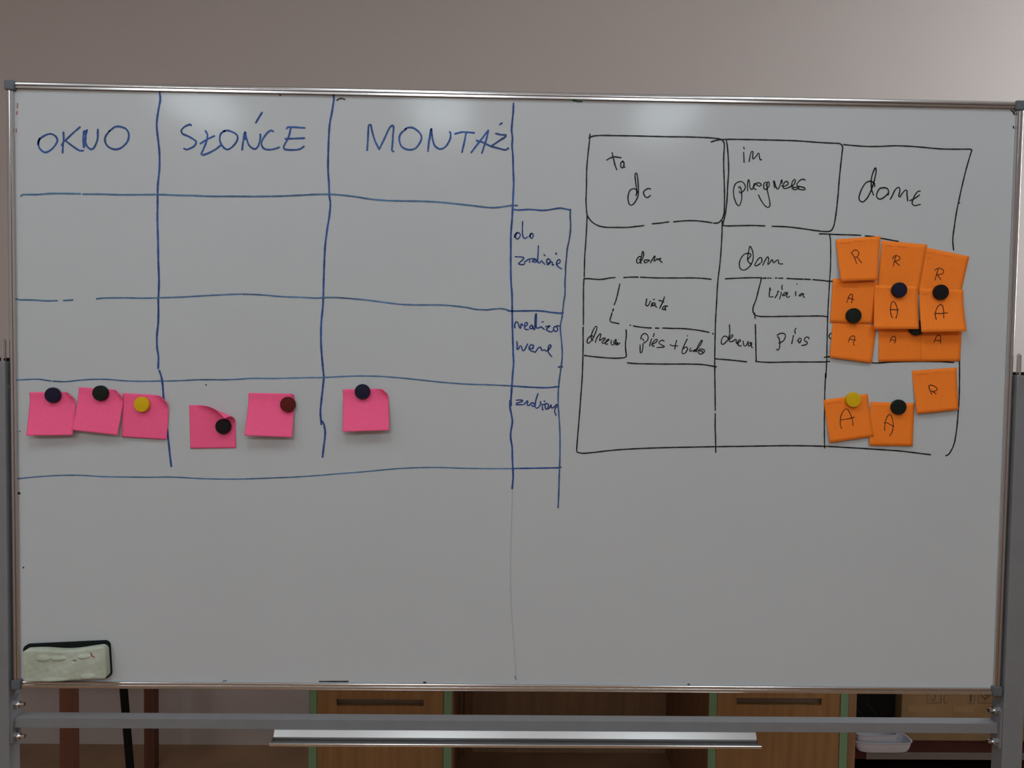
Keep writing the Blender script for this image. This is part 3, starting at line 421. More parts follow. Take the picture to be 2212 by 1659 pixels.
 ('handwritten_word', 'black word progress', 'black', 1.79, [[367.6, 352.8, 366.9, 354.8, 368.5, 355.8, 370.3, 353.2, 371.8, 346.0, 372.4, 336.1, 370.3, 326.8, 367.6, 323.8, 363.6, 327.4, 360.0, 335.9, 358.1, 346.4, 358.9, 354.3, 362.0, 361.0, 370.0, 364.3, 375.4, 361.2, 378.1, 355.3, 375.7, 349.4, 371.8, 346.0, 368.8, 345.6, 367.9, 347.9], [381.9, 348.8, 381.5, 359.4, 382.3, 366.0, 383.6, 367.3, 384.7, 362.7, 385.6, 354.8, 388.1, 351.2, 390.4, 352.9, 392.8, 360.9, 394.1, 361.2], [396.1, 351.4, 393.4, 352.3, 392.3, 354.9, 394.8, 360.3, 400.1, 362.7, 404.6, 359.8, 402.3, 357.1, 398.9, 357.7, 396.2, 360.3], [413.5, 363.2, 410.8, 363.5, 408.6, 359.8, 409.1, 353.9, 411.8, 351.7, 415.1, 354.0, 418.0, 358.0, 417.5, 363.3, 415.5, 364.6, 414.3, 359.9, 415.2, 350.1, 418.2, 338.2, 420.1, 329.0, 419.6, 323.7, 416.7, 322.0, 411.9, 324.6, 405.6, 332.7, 400.4, 342.2], [413.0, 357.9, 413.6, 361.2], [427.1, 355.2, 426.0, 360.2, 425.1, 366.1, 426.8, 364.8, 429.1, 356.9, 432.5, 352.7, 435.1, 356.4, 437.6, 365.0, 439.1, 368.3, 439.3, 362.4], [439.1, 358.7, 441.8, 357.1, 447.1, 359.2, 450.0, 362.6, 446.9, 365.8, 443.0, 363.1, 441.1, 357.1, 443.2, 353.9, 449.2, 355.0, 455.9, 358.1, 460.4, 362.1, 461.9, 368.1, 459.6, 369.0, 456.4, 364.0, 455.8, 358.7, 457.9, 356.1, 467.3, 356.3, 468.0, 354.6, 464.7, 353.6, 462.1, 351.9, 456.6, 354.1], [478.0, 368.3, 475.6, 370.0, 470.3, 368.5, 465.1, 362.8, 464.9, 358.9, 469.3, 357.6, 475.3, 356.4, 478.8, 353.8, 475.5, 352.1, 467.4, 353.3]]), ('handwritten_word', 'black handwritten word done', 'black', 2.03, [[595.8, 359.9, 595.1, 365.2, 588.3, 368.6, 580.0, 364.9, 573.2, 353.0, 570.0, 341.1, 572.0, 335.8, 577.4, 334.1, 584.4, 341.3, 590.0, 353.3, 594.4, 367.5, 597.5, 383.0, 597.0, 390.0, 595.4, 390.6, 591.6, 380.5, 589.7, 369.8, 591.0, 354.5, 594.5, 345.7], [612.8, 358.2, 604.4, 356.5, 599.9, 347.5, 600.7, 341.6, 606.2, 339.1, 613.3, 343.0, 619.7, 350.3, 617.6, 356.7, 611.6, 358.4], [619.7, 350.3, 619.4, 346.7, 616.8, 346.4], [623.1, 339.1, 626.5, 345.6, 630.9, 355.2, 636.8, 359.1, 638.9, 353.0, 638.0, 343.5, 643.2, 349.5, 649.6, 354.9, 651.1, 347.3, 652.7, 337.2], [656.3, 337.6, 664.0, 341.0, 672.2, 347.0], [673.2, 353.9, 668.4, 352.3, 662.7, 342.7, 660.3, 333.2, 664.4, 329.4, 674.0, 331.3]]), ('handwritten_word', 'small black word dom in the to do column', 'black', 1.87, [[205.6, 235.6, 203.2, 236.9, 199.5, 233.8, 198.0, 229.1, 200.0, 225.4, 203.4, 227.2, 207.4, 232.0, 209.6, 238.7, 209.5, 243.4, 207.9, 245.4, 206.5, 239.4, 205.3, 233.3, 204.7, 228.5, 205.5, 225.2], [202.6, 231.2, 205.6, 233.3], [218.3, 230.8, 214.9, 231.1, 211.5, 230.7, 210.8, 228.0, 213.3, 226.3, 217.0, 228.4, 220.3, 230.8], [221.4, 226.4, 225.0, 232.9, 228.0, 238.0, 229.0, 236.4, 227.1, 230.3, 228.5, 229.3, 232.5, 233.7, 233.9, 231.7, 238.6, 234.5, 237.0, 231.1, 240.8, 227.6], [233.2, 232.7, 235.9, 232.8]]), ('handwritten_word', 'small black word wiata', 'black', 1.87, [[216.4, 166.2, 215.7, 160.4, 214.7, 157.0, 217.5, 154.4, 220.5, 157.1, 222.8, 162.6], [225.9, 159.9, 224.4, 153.8], [227.9, 165.4, 229.2, 165.7], [226.0, 155.2, 227.3, 159.3, 230.7, 159.3, 228.8, 155.2, 226.4, 155.5], [230.7, 158.6, 231.5, 153.9, 233.6, 152.6], [246.2, 169.7, 244.3, 163.6, 241.7, 157.5, 238.8, 150.6], [237.1, 163.5, 240.9, 163.5, 245.0, 161.2], [252.0, 154.4, 247.9, 154.8, 244.5, 152.8, 243.2, 149.3, 246.0, 148.7, 249.3, 153.5, 248.0, 150.8, 248.7, 147.4]]),
 ('handwritten_word', 'black word dom in the in progress column', 'black', 1.79, [[384.9, 234.8, 389.2, 239.3, 390.1, 243.2, 386.6, 245.1, 379.7, 243.6, 374.0, 237.1, 371.2, 228.3, 372.4, 220.4, 377.5, 216.8, 384.3, 219.2, 391.1, 226.6, 394.3, 236.5, 393.5, 246.2, 390.8, 254.0, 388.1, 256.7, 386.5, 249.0, 384.8, 238.3, 386.0, 231.4, 391.1, 226.8], [408.3, 229.8, 409.2, 234.7, 407.1, 238.4, 402.7, 235.6, 398.0, 227.7, 397.6, 224.8, 401.0, 224.8, 406.4, 228.3], [410.9, 225.5, 413.7, 231.9, 417.5, 238.8, 419.6, 239.3, 420.6, 234.9, 419.3, 227.1, 422.2, 229.1, 426.5, 235.0, 428.6, 230.2, 432.5, 232.7, 436.9, 234.7, 437.0, 230.3, 439.1, 228.4, 444.3, 228.3]]), ('handwritten_word', 'half wiped black word above pies', 'black', 1.72, [[423.8, 187.9, 423.5, 182.0, 423.3, 173.2, 427.2, 172.7, 429.7, 173.3], [423.9, 187.4, 425.4, 184.5], [439.4, 181.8, 437.4, 182.7, 437.0, 178.3, 433.2, 171.4], [445.0, 192.7, 444.1, 190.2, 444.8, 185.3], [443.4, 180.8, 442.6, 175.4, 440.7, 169.5], [453.8, 180.5, 449.9, 180.5, 445.5, 175.5, 449.0, 175.5, 453.9, 179.5, 452.0, 174.6, 454.1, 172.2, 457.5, 174.2], [467.7, 182.2, 467.9, 175.8], [469.1, 195.0, 469.6, 195.0], [481.7, 178.5, 477.7, 178.9, 473.4, 175.4, 476.8, 175.5, 479.7, 178.5, 480.8, 175.0, 482.9, 172.6]]), ('handwritten_word', 'small black word drzewa in the to do column', 'black', 1.72, [[127.5, 95.1, 125.4, 96.4, 124.1, 100.3, 124.8, 105.3, 127.0, 111.9, 130.4, 117.7, 132.3, 119.1, 133.5, 117.4, 132.4, 111.2, 128.7, 101.9, 125.0, 95.3, 120.8, 90.9, 118.5, 90.5, 117.3, 92.8, 118.4, 97.5, 121.8, 101.8, 124.8, 103.4, 127.6, 101.9], [131.8, 91.9, 132.0, 94.6, 134.2, 100.4, 138.0, 105.5, 139.7, 106.5, 140.5, 104.4, 138.2, 95.8, 139.3, 95.3, 144.3, 99.0, 147.4, 99.4, 147.8, 97.9, 142.9, 92.8, 143.7, 90.5, 147.6, 91.3, 152.9, 95.3, 154.4, 96.8, 152.9, 97.6, 149.8, 94.5, 148.0, 90.9, 149.9, 89.0, 152.2, 89.9], [149.9, 92.9, 152.9, 96.0], [158.3, 95.7, 157.8, 92.3, 158.5, 89.2, 160.8, 88.0, 163.5, 90.0, 166.1, 94.3, 166.5, 96.6, 165.7, 97.4, 163.0, 93.9, 162.1, 91.5], [167.7, 92.4, 165.8, 90.4, 165.9, 88.5, 167.8, 88.5, 169.7, 90.5, 168.1, 92.4, 167.7, 91.6, 170.1, 89.0, 172.8, 91.7]]), ('handwritten_word', 'black word pies left of the plus sign', 'black', 1.72, [[207.9, 98.5, 209.3, 104.8, 214.0, 108.1, 218.9, 105.5, 220.2, 100.1, 217.9, 95.3, 213.2, 92.0], [210.9, 99.4, 212.8, 95.9], [211.7, 90.5, 211.8, 86.3, 210.5, 77.9, 208.4, 75.4, 207.2, 77.8, 206.9, 88.6], [226.2, 99.3, 224.0, 93.0, 223.2, 87.3], [230.2, 108.4, 228.9, 103.0], [227.6, 90.1, 233.6, 93.8, 235.9, 98.0, 232.9, 98.5, 228.2, 93.1, 226.4, 89.5, 228.3, 87.1, 230.7, 87.1], [247.3, 95.5, 244.9, 97.5, 240.7, 95.7, 238.4, 92.6, 241.5, 90.3, 248.1, 86.8, 246.4, 85.6, 235.6, 84.8]]), ('handwritten_word', 'black plus sign', 'black', 1.72, [[257.7, 89.9, 261.9, 88.2, 270.4, 88.0], [268.4, 97.3, 266.7, 90.1, 265.7, 82.6]]), ('handwritten_word', 'black word buda', 'black', 1.72, [[286.3, 99.9, 282.3, 91.5, 278.4, 81.2, 278.2, 76.4, 280.9, 75.0, 284.5, 77.7, 287.1, 82.6, 286.1, 86.1, 283.1, 86.1, 280.1, 83.1], [286.5, 105.4, 286.8, 105.2], [292.7, 84.7, 290.7, 81.4, 292.0, 79.0, 295.2, 80.9], [301.8, 82.8, 298.2, 80.9, 297.1, 79.1, 300.7, 79.8, 305.4, 85.2, 310.0, 92.5, 312.0, 97.6, 310.5, 97.9, 306.4, 91.8, 303.0, 84.0, 302.5, 78.6], [299.4, 80.4, 301.8, 81.6], [315.1, 82.4, 310.2, 83.5, 306.0, 81.6, 305.5, 78.0, 308.6, 74.8, 312.8, 76.9, 312.1, 79.9, 306.7, 80.5], [315.1, 82.4, 316.3, 79.4, 313.4, 76.4]]),
 ('handwritten_word', 'small black word drzewa in the in progress column', 'black', 1.72, [[355.7, 101.8, 352.6, 105.2, 348.1, 105.2, 344.8, 100.7, 344.0, 93.8, 347.0, 91.8, 351.9, 95.9, 356.2, 101.8, 357.9, 113.7, 357.1, 125.0], [357.2, 99.9, 362.5, 104.9, 363.0, 107.9, 360.0, 107.3, 357.2, 101.9, 358.3, 96.9, 363.7, 97.5, 368.6, 100.5, 369.2, 96.1, 370.8, 93.2, 376.6, 98.2, 374.6, 100.1, 371.7, 95.2, 373.9, 89.8, 377.8, 89.8], [380.6, 97.8, 384.3, 89.4, 389.6, 97.4], [394.6, 95.5, 390.6, 94.4, 390.3, 90.0, 393.7, 90.5, 395.1, 95.5, 395.2, 89.6, 396.8, 86.6]]), ('handwritten_word', 'black word pies alone', 'black', 1.79, [[438.5, 108.5, 443.9, 111.8, 450.9, 111.1, 452.5, 106.2, 449.2, 99.3, 441.8, 95.2], [439.1, 105.8, 441.6, 104.1, 443.3, 95.2, 442.6, 86.3, 440.2, 83.3, 438.2, 84.8], [466.1, 108.4, 465.0, 102.4, 463.5, 94.7], [470.0, 120.5, 468.1, 117.3, 469.0, 111.9], [473.1, 99.1, 476.4, 104.1, 479.5, 102.7, 477.7, 96.7, 475.7, 96.2, 475.6, 99.1], [492.7, 103.3, 490.8, 106.3, 485.9, 104.7, 485.0, 100.3, 490.1, 96.9, 488.2, 93.4, 480.8, 91.8]]), ('handwritten_word', 'letter half hidden by an orange note', 'black', 1.79, [[532.9, 115.3, 527.6, 111.3, 526.7, 106.3, 530.3, 103.6]]), ('ink_mark', 'faint red ink remains beside the left rail', 'redink', 2.34, [[-824.9, 469.0, -825.7, 462.3], [-826.1, 456.3, -826.5, 451.7], [-827.6, 427.7, -827.6, 423.2]]), ('ink_mark', 'green ink smear under the top rail', 'greenink', 2.5, [[86.9, 492.3, 94.7, 490.6, 101.6, 490.7]]), ('ink_mark', 'black ink blots and specks along the rails', 'black', 2.03, [[-303.4, 484.6, -299.6, 487.3, -295.0, 487.8, -290.4, 486.4], [822.3, 490.8, 826.3, 487.0, 828.0, 484.0], [826.9, 464.1, 827.8, 461.0], [-328.0, -490.7, -279.3, -490.3], [-151.1, -491.0, -147.2, -491.0], [301.4, -491.1, 303.8, -491.1], [-829.2, -173.0, -828.5, -175.3], [-824.0, -299.3, -823.5, -300.1], [-518.9, 11.9, -518.6, 11.4], [-397.3, 491.0, -396.2, 490.7]]), ('ghost_line', 'faint wiped line down the middle of the board', 'ghost', 1.56, [[-4.3, -160.5, -5.9, -271.2, -4.0, -350.7, 2.7, -430.6, 6.6, -483.5]]), ('ink_mark', 'small blue ink flecks near the bottom rail', 'blue', 1.56, [[4.6, -479.5, 6.3, -485.1], [-490.7, -491.0, -484.5, -490.2], [-828.1, -70.4, -826.6, -69.6]])]
rng = random.Random(4)
for gi, (name, label, ink, w, strokes) in enumerate(INK):
    def surf(x, z, dy=0.0):
        return Vector((x / 1000, -dy, ZC + z / 1000)), Vector((0, -1, 0))
    word = name == 'handwritten_word'
    pieces = [strokes] if word else [[st] for st in strokes]      # a word is one piece, every drawn line one of its own
    for pi, piece in enumerate(pieces):
        b = MB(BO)
        for si, st in enumerate(piece):
            dy = 0.00002 * ((gi * 7 + si + pi) % 9)
            ribbon(b, [(st[i], st[i + 1]) for i in range(0, len(st), 2)], w * (1.1 if ink == 'black' else 1.0), lambda x, z: surf(x, z, dy), rng)
        o = b.build(name, ink, panel, fix=False)
        o['label'] = label

# ------------------------------------------------------------------ sticky notes
NOTES = [{'col': 'pink', 'label': 'pink sticky note under the navy magnet, leftmost of the row', 'c': [(-810.6, -4.5), (-733.6, -2.5), (-733.8, -74.1), (-808.1, -75.5)], 'base': 0.6, 'll': 15, 'lr': 12, 'curl': ('round', 42, 43.5, 8), 'ink': [], 'w': 1.52, 'scr': [(0.05, 0.12, 0.3), (0.7, 0.12, 0.12), (0.05, 0.22, 0.8), (0.1, 0.31, 0.4)], 'letter': ''}, {'col': 'pink', 'label': 'pink sticky note under the dark green magnet, second of the left row', 'c': [(-728.7, 4.9), (-653.3, 1.3), (-660.5, -73.2), (-734.1, -65.4)], 'base': 1.0, 'll': 13, 'lr': 11, 'curl': ('round', 42, 43.5, 8), 'ink': [], 'w': 1.52, 'scr': [(0.1, 0.18, 0.15), (0.62, 0.16, 0.15), (0.1, 0.28, 0.8), (0.15, 0.5, 0.5)], 'letter': ''}, {'col': 'pink', 'label': 'pink sticky note under the yellow magnet, lettered A.R', 'c': [(-656.4, -3.7), (-578.5, -7.1), (-582.9, -80.5), (-657.0, -76.4)], 'base': 0.8, 'll': 4, 'lr': 3, 'curl': ('round', 48, 49, 10), 'ink': [[-633.5, -51.8, -628.5, -41.4, -624.6, -51.7], [-631.4, -48.1, -625.9, -48.1], [-621.0, -49.8, -620.4, -49.8], [-609.5, -50.9, -607.9, -40.5, -601.8, -41.1, -603.6, -44.7, -608.4, -46.0, -600.3, -53.2]], 'w': 0.66, 'scr': [(0.06, 0.1, 0.3), (0.06, 0.2, 0.2), (0.1, 0.3, 0.14), (0.62, 0.27, 0.14)], 'letter': 'handwritten letter initials'}, {'col': 'pink', 'label': 'pink sticky note with a folded down corner and a black magnet', 'c': [(-546.8, -22.5), (-469.6, -19.4), (-468.8, -93.3), (-544.5, -95.3)], 'base': 0.6, 'll': 0.8, 'lr': 0.8, 'curl': (0.42, 0.907, 32, 12.5), 'ink': [[-514.9, -76.3, -509.2, -64.6, -504.4, -76.1], [-513.3, -72.0, -506.0, -71.9], [-502.3, -76.6, -501.6, -76.6]], 'w': 0.66, 'scr': [(0.06, 0.1, 0.2), (0.14, 0.22, 0.3), (0.55, 0.24, 0.15), (0.06, 0.34, 0.3)], 'letter': 'handwritten letter initials'}, {'col': 'pink', 'label': 'pink sticky note under the dark red magnet', 'c': [(-447.9, -0.7), (-371.4, -0.9), (-372.3, -73.2), (-449.5, -70.5)], 'base': 0.6, 'll': 17, 'lr': 12, 'curl': ('round', 18, 19, 5), 'ink': [[-426.4, -49.1, -421.8, -41.4, -418.6, -49.0], [-425.1, -46.6, -419.3, -46.5], [-418.2, -47.5, -417.7, -47.5], [-413.9, -49.0, -413.1, -39.7, -409.0, -39.7, -409.2, -43.8, -413.2, -44.9, -407.2, -48.9]], 'w': 0.66, 'scr': [(0.04, 0.09, 0.4), (0.55, 0.09, 0.2), (0.05, 0.21, 0.42), (0.6, 0.21, 0.08), (0.06, 0.33, 0.26)], 'letter': 'handwritten letter initials'}, {'col': 'pink', 'label': 'pink sticky note under the navy magnet, alone below MONTAŻ', 'c': [(-291.2, 7.3), (-214.8, 10.0), (-211.3, -59.3), (-287.7, -62.4)], 'base': 0.6, 'll': 16, 'lr': 14, 'curl': ('round', 40, 41.5, 8), 'ink': [[-278.3, -28.2, -268.1, -27.8], [-272.3, -28.2, -272.6, -39.6], [-257.4, -29.3, -250.0, -28.8, -252.0, -33.8], [-253.1, -31.1, -253.1, -39.3]], 'w': 0.6, 'scr': [(0.05, 0.09, 0.25), (0.6, 0.09, 0.12), (0.05, 0.25, 0.3)], 'letter': 'handwritten letter initials'}, {'col': 'orange', 'label': 'orange sticky note lettered R, top left of the orange cluster', 'c': [(532.3, 270.5), (608.3, 277.3), (602.9, 203.0), (540.8, 199.4)], 'base': 1.9, 'll': 7, 'lr': 6, 'curl': None, 'ink': [[558.8, 247.8, 563.0, 252.3, 567.1, 253.1, 571.1, 250.1, 571.1, 245.4, 568.1, 240.7], [559.4, 248.1, 564.0, 240.6, 567.6, 230.2], [564.0, 240.6, 568.1, 241.3, 576.1, 231.7]], 'w': 1.52, 'scr': [(0.1, 0.1, 0.22), (0.4, 0.08, 0.2)], 'letter': 'handwritten letter R'}, {'col': 'orange', 'label': 'orange sticky note lettered R, top middle of the orange cluster', 'c': [(610.7, 269.9), (687.9, 264.6), (676.1, 185.9), (605.9, 188.3)], 'base': 1.3, 'll': 0.3, 'lr': 0.3, 'curl': None, 'ink': [[630.1, 239.6, 631.7, 243.7, 636.4, 245.3, 641.7, 242.7, 641.9, 238.7, 636.1, 236.3, 633.2, 235.1], [635.2, 244.4, 633.1, 236.2, 631.3, 227.5], [634.4, 235.1, 641.8, 228.8]], 'w': 1.52, 'scr': [(0.1, 0.1, 0.12), (0.36, 0.1, 0.18)], 'letter': 'handwritten letter R'},
 {'col': 'orange', 'label': 'orange sticky note lettered R, top right of the orange cluster', 'c': [(685.4, 260.0), (760.5, 245.9), (747.6, 180.1), (675.6, 182.5)], 'base': 0.9, 'll': 0.3, 'lr': 0.3, 'curl': None, 'ink': [[702.0, 221.2, 706.6, 224.7, 712.5, 224.8, 717.1, 221.4, 716.8, 217.4, 712.8, 215.0, 706.9, 214.3], [707.8, 223.0, 705.7, 215.4, 703.1, 205.5], [706.4, 214.3, 713.1, 206.5]], 'w': 1.52, 'scr': [(0.05, 0.1, 0.18), (0.42, 0.1, 0.2), (0.05, 0.22, 0.1)], 'letter': 'handwritten letter R'}, {'col': 'orange', 'label': 'orange sticky note lettered A with a dark green magnet below the letter', 'c': [(529.9, 205.4), (606.2, 202.2), (600.8, 130.2), (527.1, 131.4)], 'base': 1.2, 'll': 0.4, 'lr': 0.4, 'curl': None, 'ink': [[554.6, 165.5, 556.7, 172.5, 559.5, 178.3, 562.9, 179.3, 563.7, 174.9, 563.0, 165.0], [556.1, 173.1, 566.1, 170.3]], 'w': 1.52, 'scr': [(0.2, 0.17, 0.35)], 'letter': 'handwritten letter A'}, {'col': 'orange', 'label': 'orange sticky note lettered A hanging from the navy magnet', 'c': [(601.3, 195.7), (675.0, 194.0), (672.8, 122.0), (597.1, 120.9)], 'base': 2.2, 'll': 9.5, 'lr': 10.5, 'curl': None, 'ink': [[630.0, 141.0, 628.2, 141.3, 626.7, 152.4, 628.2, 163.0, 631.3, 167.9, 635.3, 165.4, 638.4, 156.1, 638.0, 147.9, 635.2, 139.7], [626.0, 154.1, 640.4, 153.8]], 'w': 1.72, 'scr': [(0.04, 0.1, 0.12), (0.28, 0.08, 0.1)], 'letter': 'handwritten letter A'}, {'col': 'orange', 'label': 'orange sticky note lettered A hanging from the black magnet', 'c': [(677.7, 191.7), (751.7, 189.6), (751.5, 119.5), (675.7, 116.7)], 'base': 2.2, 'll': 13, 'lr': 14, 'curl': None, 'ink': [[702.8, 138.6, 701.8, 147.7, 706.5, 159.5, 712.2, 164.0, 715.6, 162.0, 716.5, 152.6, 715.7, 141.5], [700.9, 148.8, 712.6, 148.8, 722.7, 150.1]], 'w': 1.72, 'scr': [(0.06, 0.14, 0.14)], 'letter': 'handwritten letter A'}, {'col': 'orange', 'label': 'orange sticky note lettered A, bottom left of the orange cluster', 'c': [(532.4, 137.1), (607.8, 127.5), (599.1, 63.7), (527.2, 72.3)], 'base': 0.5, 'll': 5, 'lr': 4, 'curl': None, 'ink': [[559.1, 98.5, 561.2, 105.1, 566.0, 109.2, 569.7, 108.3, 569.1, 102.9, 567.8, 96.8, 568.6, 93.2], [561.8, 103.4, 571.7, 101.9]], 'w': 1.52, 'scr': [], 'letter': 'handwritten letter A'}, {'col': 'orange', 'label': 'orange sticky note lettered A, bottom middle of the orange cluster', 'c': [(610.4, 134.7), (687.3, 139.4), (687.5, 67.9), (611.6, 66.2)], 'base': 0.4, 'll': 1, 'lr': 1, 'curl': None, 'ink': [[630.2, 99.9, 632.5, 106.2, 636.1, 109.6, 639.1, 108.7, 640.1, 103.9, 638.2, 98.1], [632.0, 103.6, 639.3, 102.5]], 'w': 1.52, 'scr': [], 'letter': 'handwritten letter A'}, {'col': 'orange', 'label': 'orange sticky note lettered A, bottom right of the orange cluster', 'c': [(681.1, 138.1), (752.8, 136.8), (750.9, 69.2), (684.3, 67.9)], 'base': 0.8, 'll': 1, 'lr': 1, 'curl': None, 'ink': [[705.6, 99.8, 707.6, 107.3, 711.7, 112.4, 716.0, 111.0, 716.8, 105.0, 715.9, 99.2], [707.0, 104.3, 716.8, 103.2]], 'w': 1.52, 'scr': [], 'letter': 'handwritten letter A'}, {'col': 'orange', 'label': 'orange sticky note lettered R without a magnet, below the cluster', 'c': [(669.7, 52.0), (746.4, 58.5), (749.0, -13.1), (678.2, -21.2)], 'base': 0.6, 'll': 6, 'lr': 5, 'curl': None, 'ink': [[703.9, 12.1, 700.9, 19.3, 699.2, 26.5, 705.3, 27.4, 711.4, 24.2, 713.1, 20.6, 710.1, 18.2, 705.2, 16.9], [703.4, 17.9, 711.2, 13.4]], 'w': 1.72, 'scr': [(0.08, 0.1, 0.3), (0.48, 0.08, 0.08)], 'letter': 'handwritten letter R'}, {'col': 'orange', 'label': 'orange sticky note lettered A with the yellow magnet', 'c': [(520.6, 0.4), (595.6, 11.7), (606.9, -60.5), (531.7, -72.1)], 'base': 0.6, 'll': 5, 'lr': 3, 'curl': None, 'ink': [[551.6, -47.9, 549.8, -43.1, 549.3, -33.5, 551.6, -23.1, 556.1, -16.3, 560.2, -14.4, 563.6, -17.7, 568.2, -27.3, 570.8, -36.2, 570.8, -42.1], [550.5, -33.1, 559.2, -31.9, 566.7, -30.3, 573.3, -28.3]], 'w': 1.52, 'scr': [(0.06, 0.1, 0.36)], 'letter': 'handwritten letter A'},
 {'col': 'orange', 'label': 'orange sticky note lettered A with the dark green magnet, lowest note', 'c': [(601.0, -1.9), (676.3, -3.0), (673.9, -76.1), (599.7, -75.9)], 'base': 1.0, 'll': 3, 'lr': 2.5, 'curl': None, 'ink': [[626.1, -50.4, 625.3, -46.0, 627.0, -33.3, 630.7, -25.0, 633.6, -23.1, 636.7, -24.9, 639.0, -32.4, 640.1, -42.0, 638.5, -51.7, 634.4, -59.2], [624.8, -37.4, 630.1, -37.3, 636.1, -40.6, 641.4, -43.1]], 'w': 1.46, 'scr': [], 'letter': 'handwritten letter A'}]
def note_surface(n):
    TL, TR, BR, BL = [Vector((c[0], c[1])) for c in n['c']]
    ex = (TR - TL).normalized(); ez = (TL - BL).normalized()
    wmm = (TR - TL).length; hmm = (TL - BL).length
    def S(u, v):
        p = (TL * (1 - u) + TR * u) * (1 - v) + (BL * (1 - u) + BR * u) * v
        t = max(0.0, min(1.0, (v - 0.17) / 0.83))
        lift = n['base'] + (n['ll'] * (1 - u) + n['lr'] * u) * (t ** 1.25)
        if n['curl']:
            if n['curl'][0] == 'round':          # top right corner rolled forward around an arc
                _, c, R_, r = n['curl']
                d = Vector((u * wmm - (wmm - c), c - v * hmm))
                s = d.length - R_ if d.x > 0 and d.y > 0 else 0
                nx, nz = (d.x / d.length, d.y / d.length) if s > 0 else (0, 0)
            else:
                nx, nz, start, r = n['curl']
                s = start - ((1 - u) * wmm * nx + v * hmm * nz)
            if s > 0:
                a = s / r
                p = p - (ex * nx + ez * nz) * (s - r * math.sin(a))
                lift += r * (1 - math.cos(a))
        return Vector((p.x / 1000, -lift / 1000, ZC + p.y / 1000))
    def inv(x, z):
        u = v = 0.5
        for _ in range(12):
            p = (TL * (1 - u) + TR * u) * (1 - v) + (BL * (1 - u) + BR * u) * v
            du = (TR - TL) * (1 - v) + (BR - BL) * v
            dv = (BL - TL) * (1 - u) + (BR - TR) * u
            e = Vector((x, z)) - p
            det = du.x * dv.y - du.y * dv.x
            u += (e.x * dv.y - e.y * dv.x) / det
            v += (du.x * e.y - du.y * e.x) / det
        return u, v
    def SN(u, v):
        c = S(u, v)
        a = S(u + .01, v) - S(u - .01, v); b_ = S(u, v + .01) - S(u, v - .01)
        nn = a.cross(b_).normalized()
        if n['curl'] is None and nn.y > 0: nn = -nn
        return c, nn
    return S, inv, SN
surfs = []
for ni, n in enumerate(NOTES):
    S, inv, SN = note_surface(n)
    surfs.append((S, inv, SN))
    c0 = S(.5, 0.0)
    root = tag(empty('sticky_note', c0), n['label'], 'sticky note', n['col'] + ' sticky notes on the board')
    N = 30 if n['curl'] else 12
    v = [S(i / N, j / N) for j in range(N + 1) for i in range(N + 1)]
    f = [(j * (N + 1) + i, j * (N + 1) + i + 1, (j + 1) * (N + 1) + i + 1, (j + 1) * (N + 1) + i) for j in range(N) for i in range(N)]
    b = MB(c0).add(v, f)
    sh = b.build('paper_sheet', n['col'], root, smooth='all', fix=False)
    so = sh.modifiers.new('thickness', 'SOLIDIFY')
    so.thickness = 0.00015; so.offset = 0
    if n['ink']:
        b = MB(c0)
        for st in n['ink']:
            ribbon(b, [(st[i], st[i + 1]) for i in range(0, len(st), 2)], n['w'], lambda x, z: SN(*inv(x, z)), rng)
        o = b.build('handwritten_letter', 'inkorange' if n['col'] == 'orange' else 'inkpink', root, fix=False)
        o['label'] = n['letter']
    if n['scr']:
        b = MB(c0)
        for (u0, v0, ln) in n['scr']:
            k = int(ln * 36) + 2
            pts = []
            for i in range(k):
                uu = u0 + ln * i / (k - 1)
                vv = v0 + (0.022 if i % 2 else -0.012) * rng.uniform(.4, 1.3)
                pts.append((uu * 76, -vv * 76))
            words = []; cur = []
            for i, p_ in enumerate(pts):
                cur.append(p_)
                if len(cur) >= 4 and rng.random() < .22:
                    words.append(cur); cur = []
            if len(cur) > 1: words.append(cur)
            for wd in words:
                ribbon(b, wd, 0.75, lambda x, z: SN(x / 76, -z / 76), rng)
        o = b.build('pencil_scribble', 'scrorange' if n['col'] == 'orange' else 'inkpink', root, fix=False)
        o['label'] = 'faint small handwriting along the top'

# ------------------------------------------------------------------ magnets
MAGS = [(-769.8, -8.7, 'navy', 'navy round magnet on the leftmost pink note', 0), (-691.0, -4.3, 'green', 'dark green round magnet on the second pink note', 1), (-622.9, -22.2, 'yellow', 'yellow round magnet on the third pink note', 2), (-488.6, -57.3, 'black', 'black round magnet below the folded corner of a pink note', 3), (-380.8, -18.9, 'red', 'dark red round magnet on a pink note', 4), (-257.5, 3.9, 'navy', 'navy round magnet on the lone pink note below MONTAŻ', 5), (640.5, 187.2, 'navy', 'navy round magnet in the middle of the orange notes', 10), (711.1, 184.6, 'black', 'black round magnet at the right of the orange notes', 11), (565.1, 143.0, 'green', 'dark green round magnet at the left of the orange cluster', 9), (672.3, 124.3, 'green', 'dark magnet half hidden under two hanging orange notes', 13), (569.2, 1.5, 'yellow', 'yellow round magnet on an orange note', 16), (646.9, -9.9, 'green', 'dark green round magnet on the lowest orange note', 17)]
MR, MT = 0.01275, 0.0065
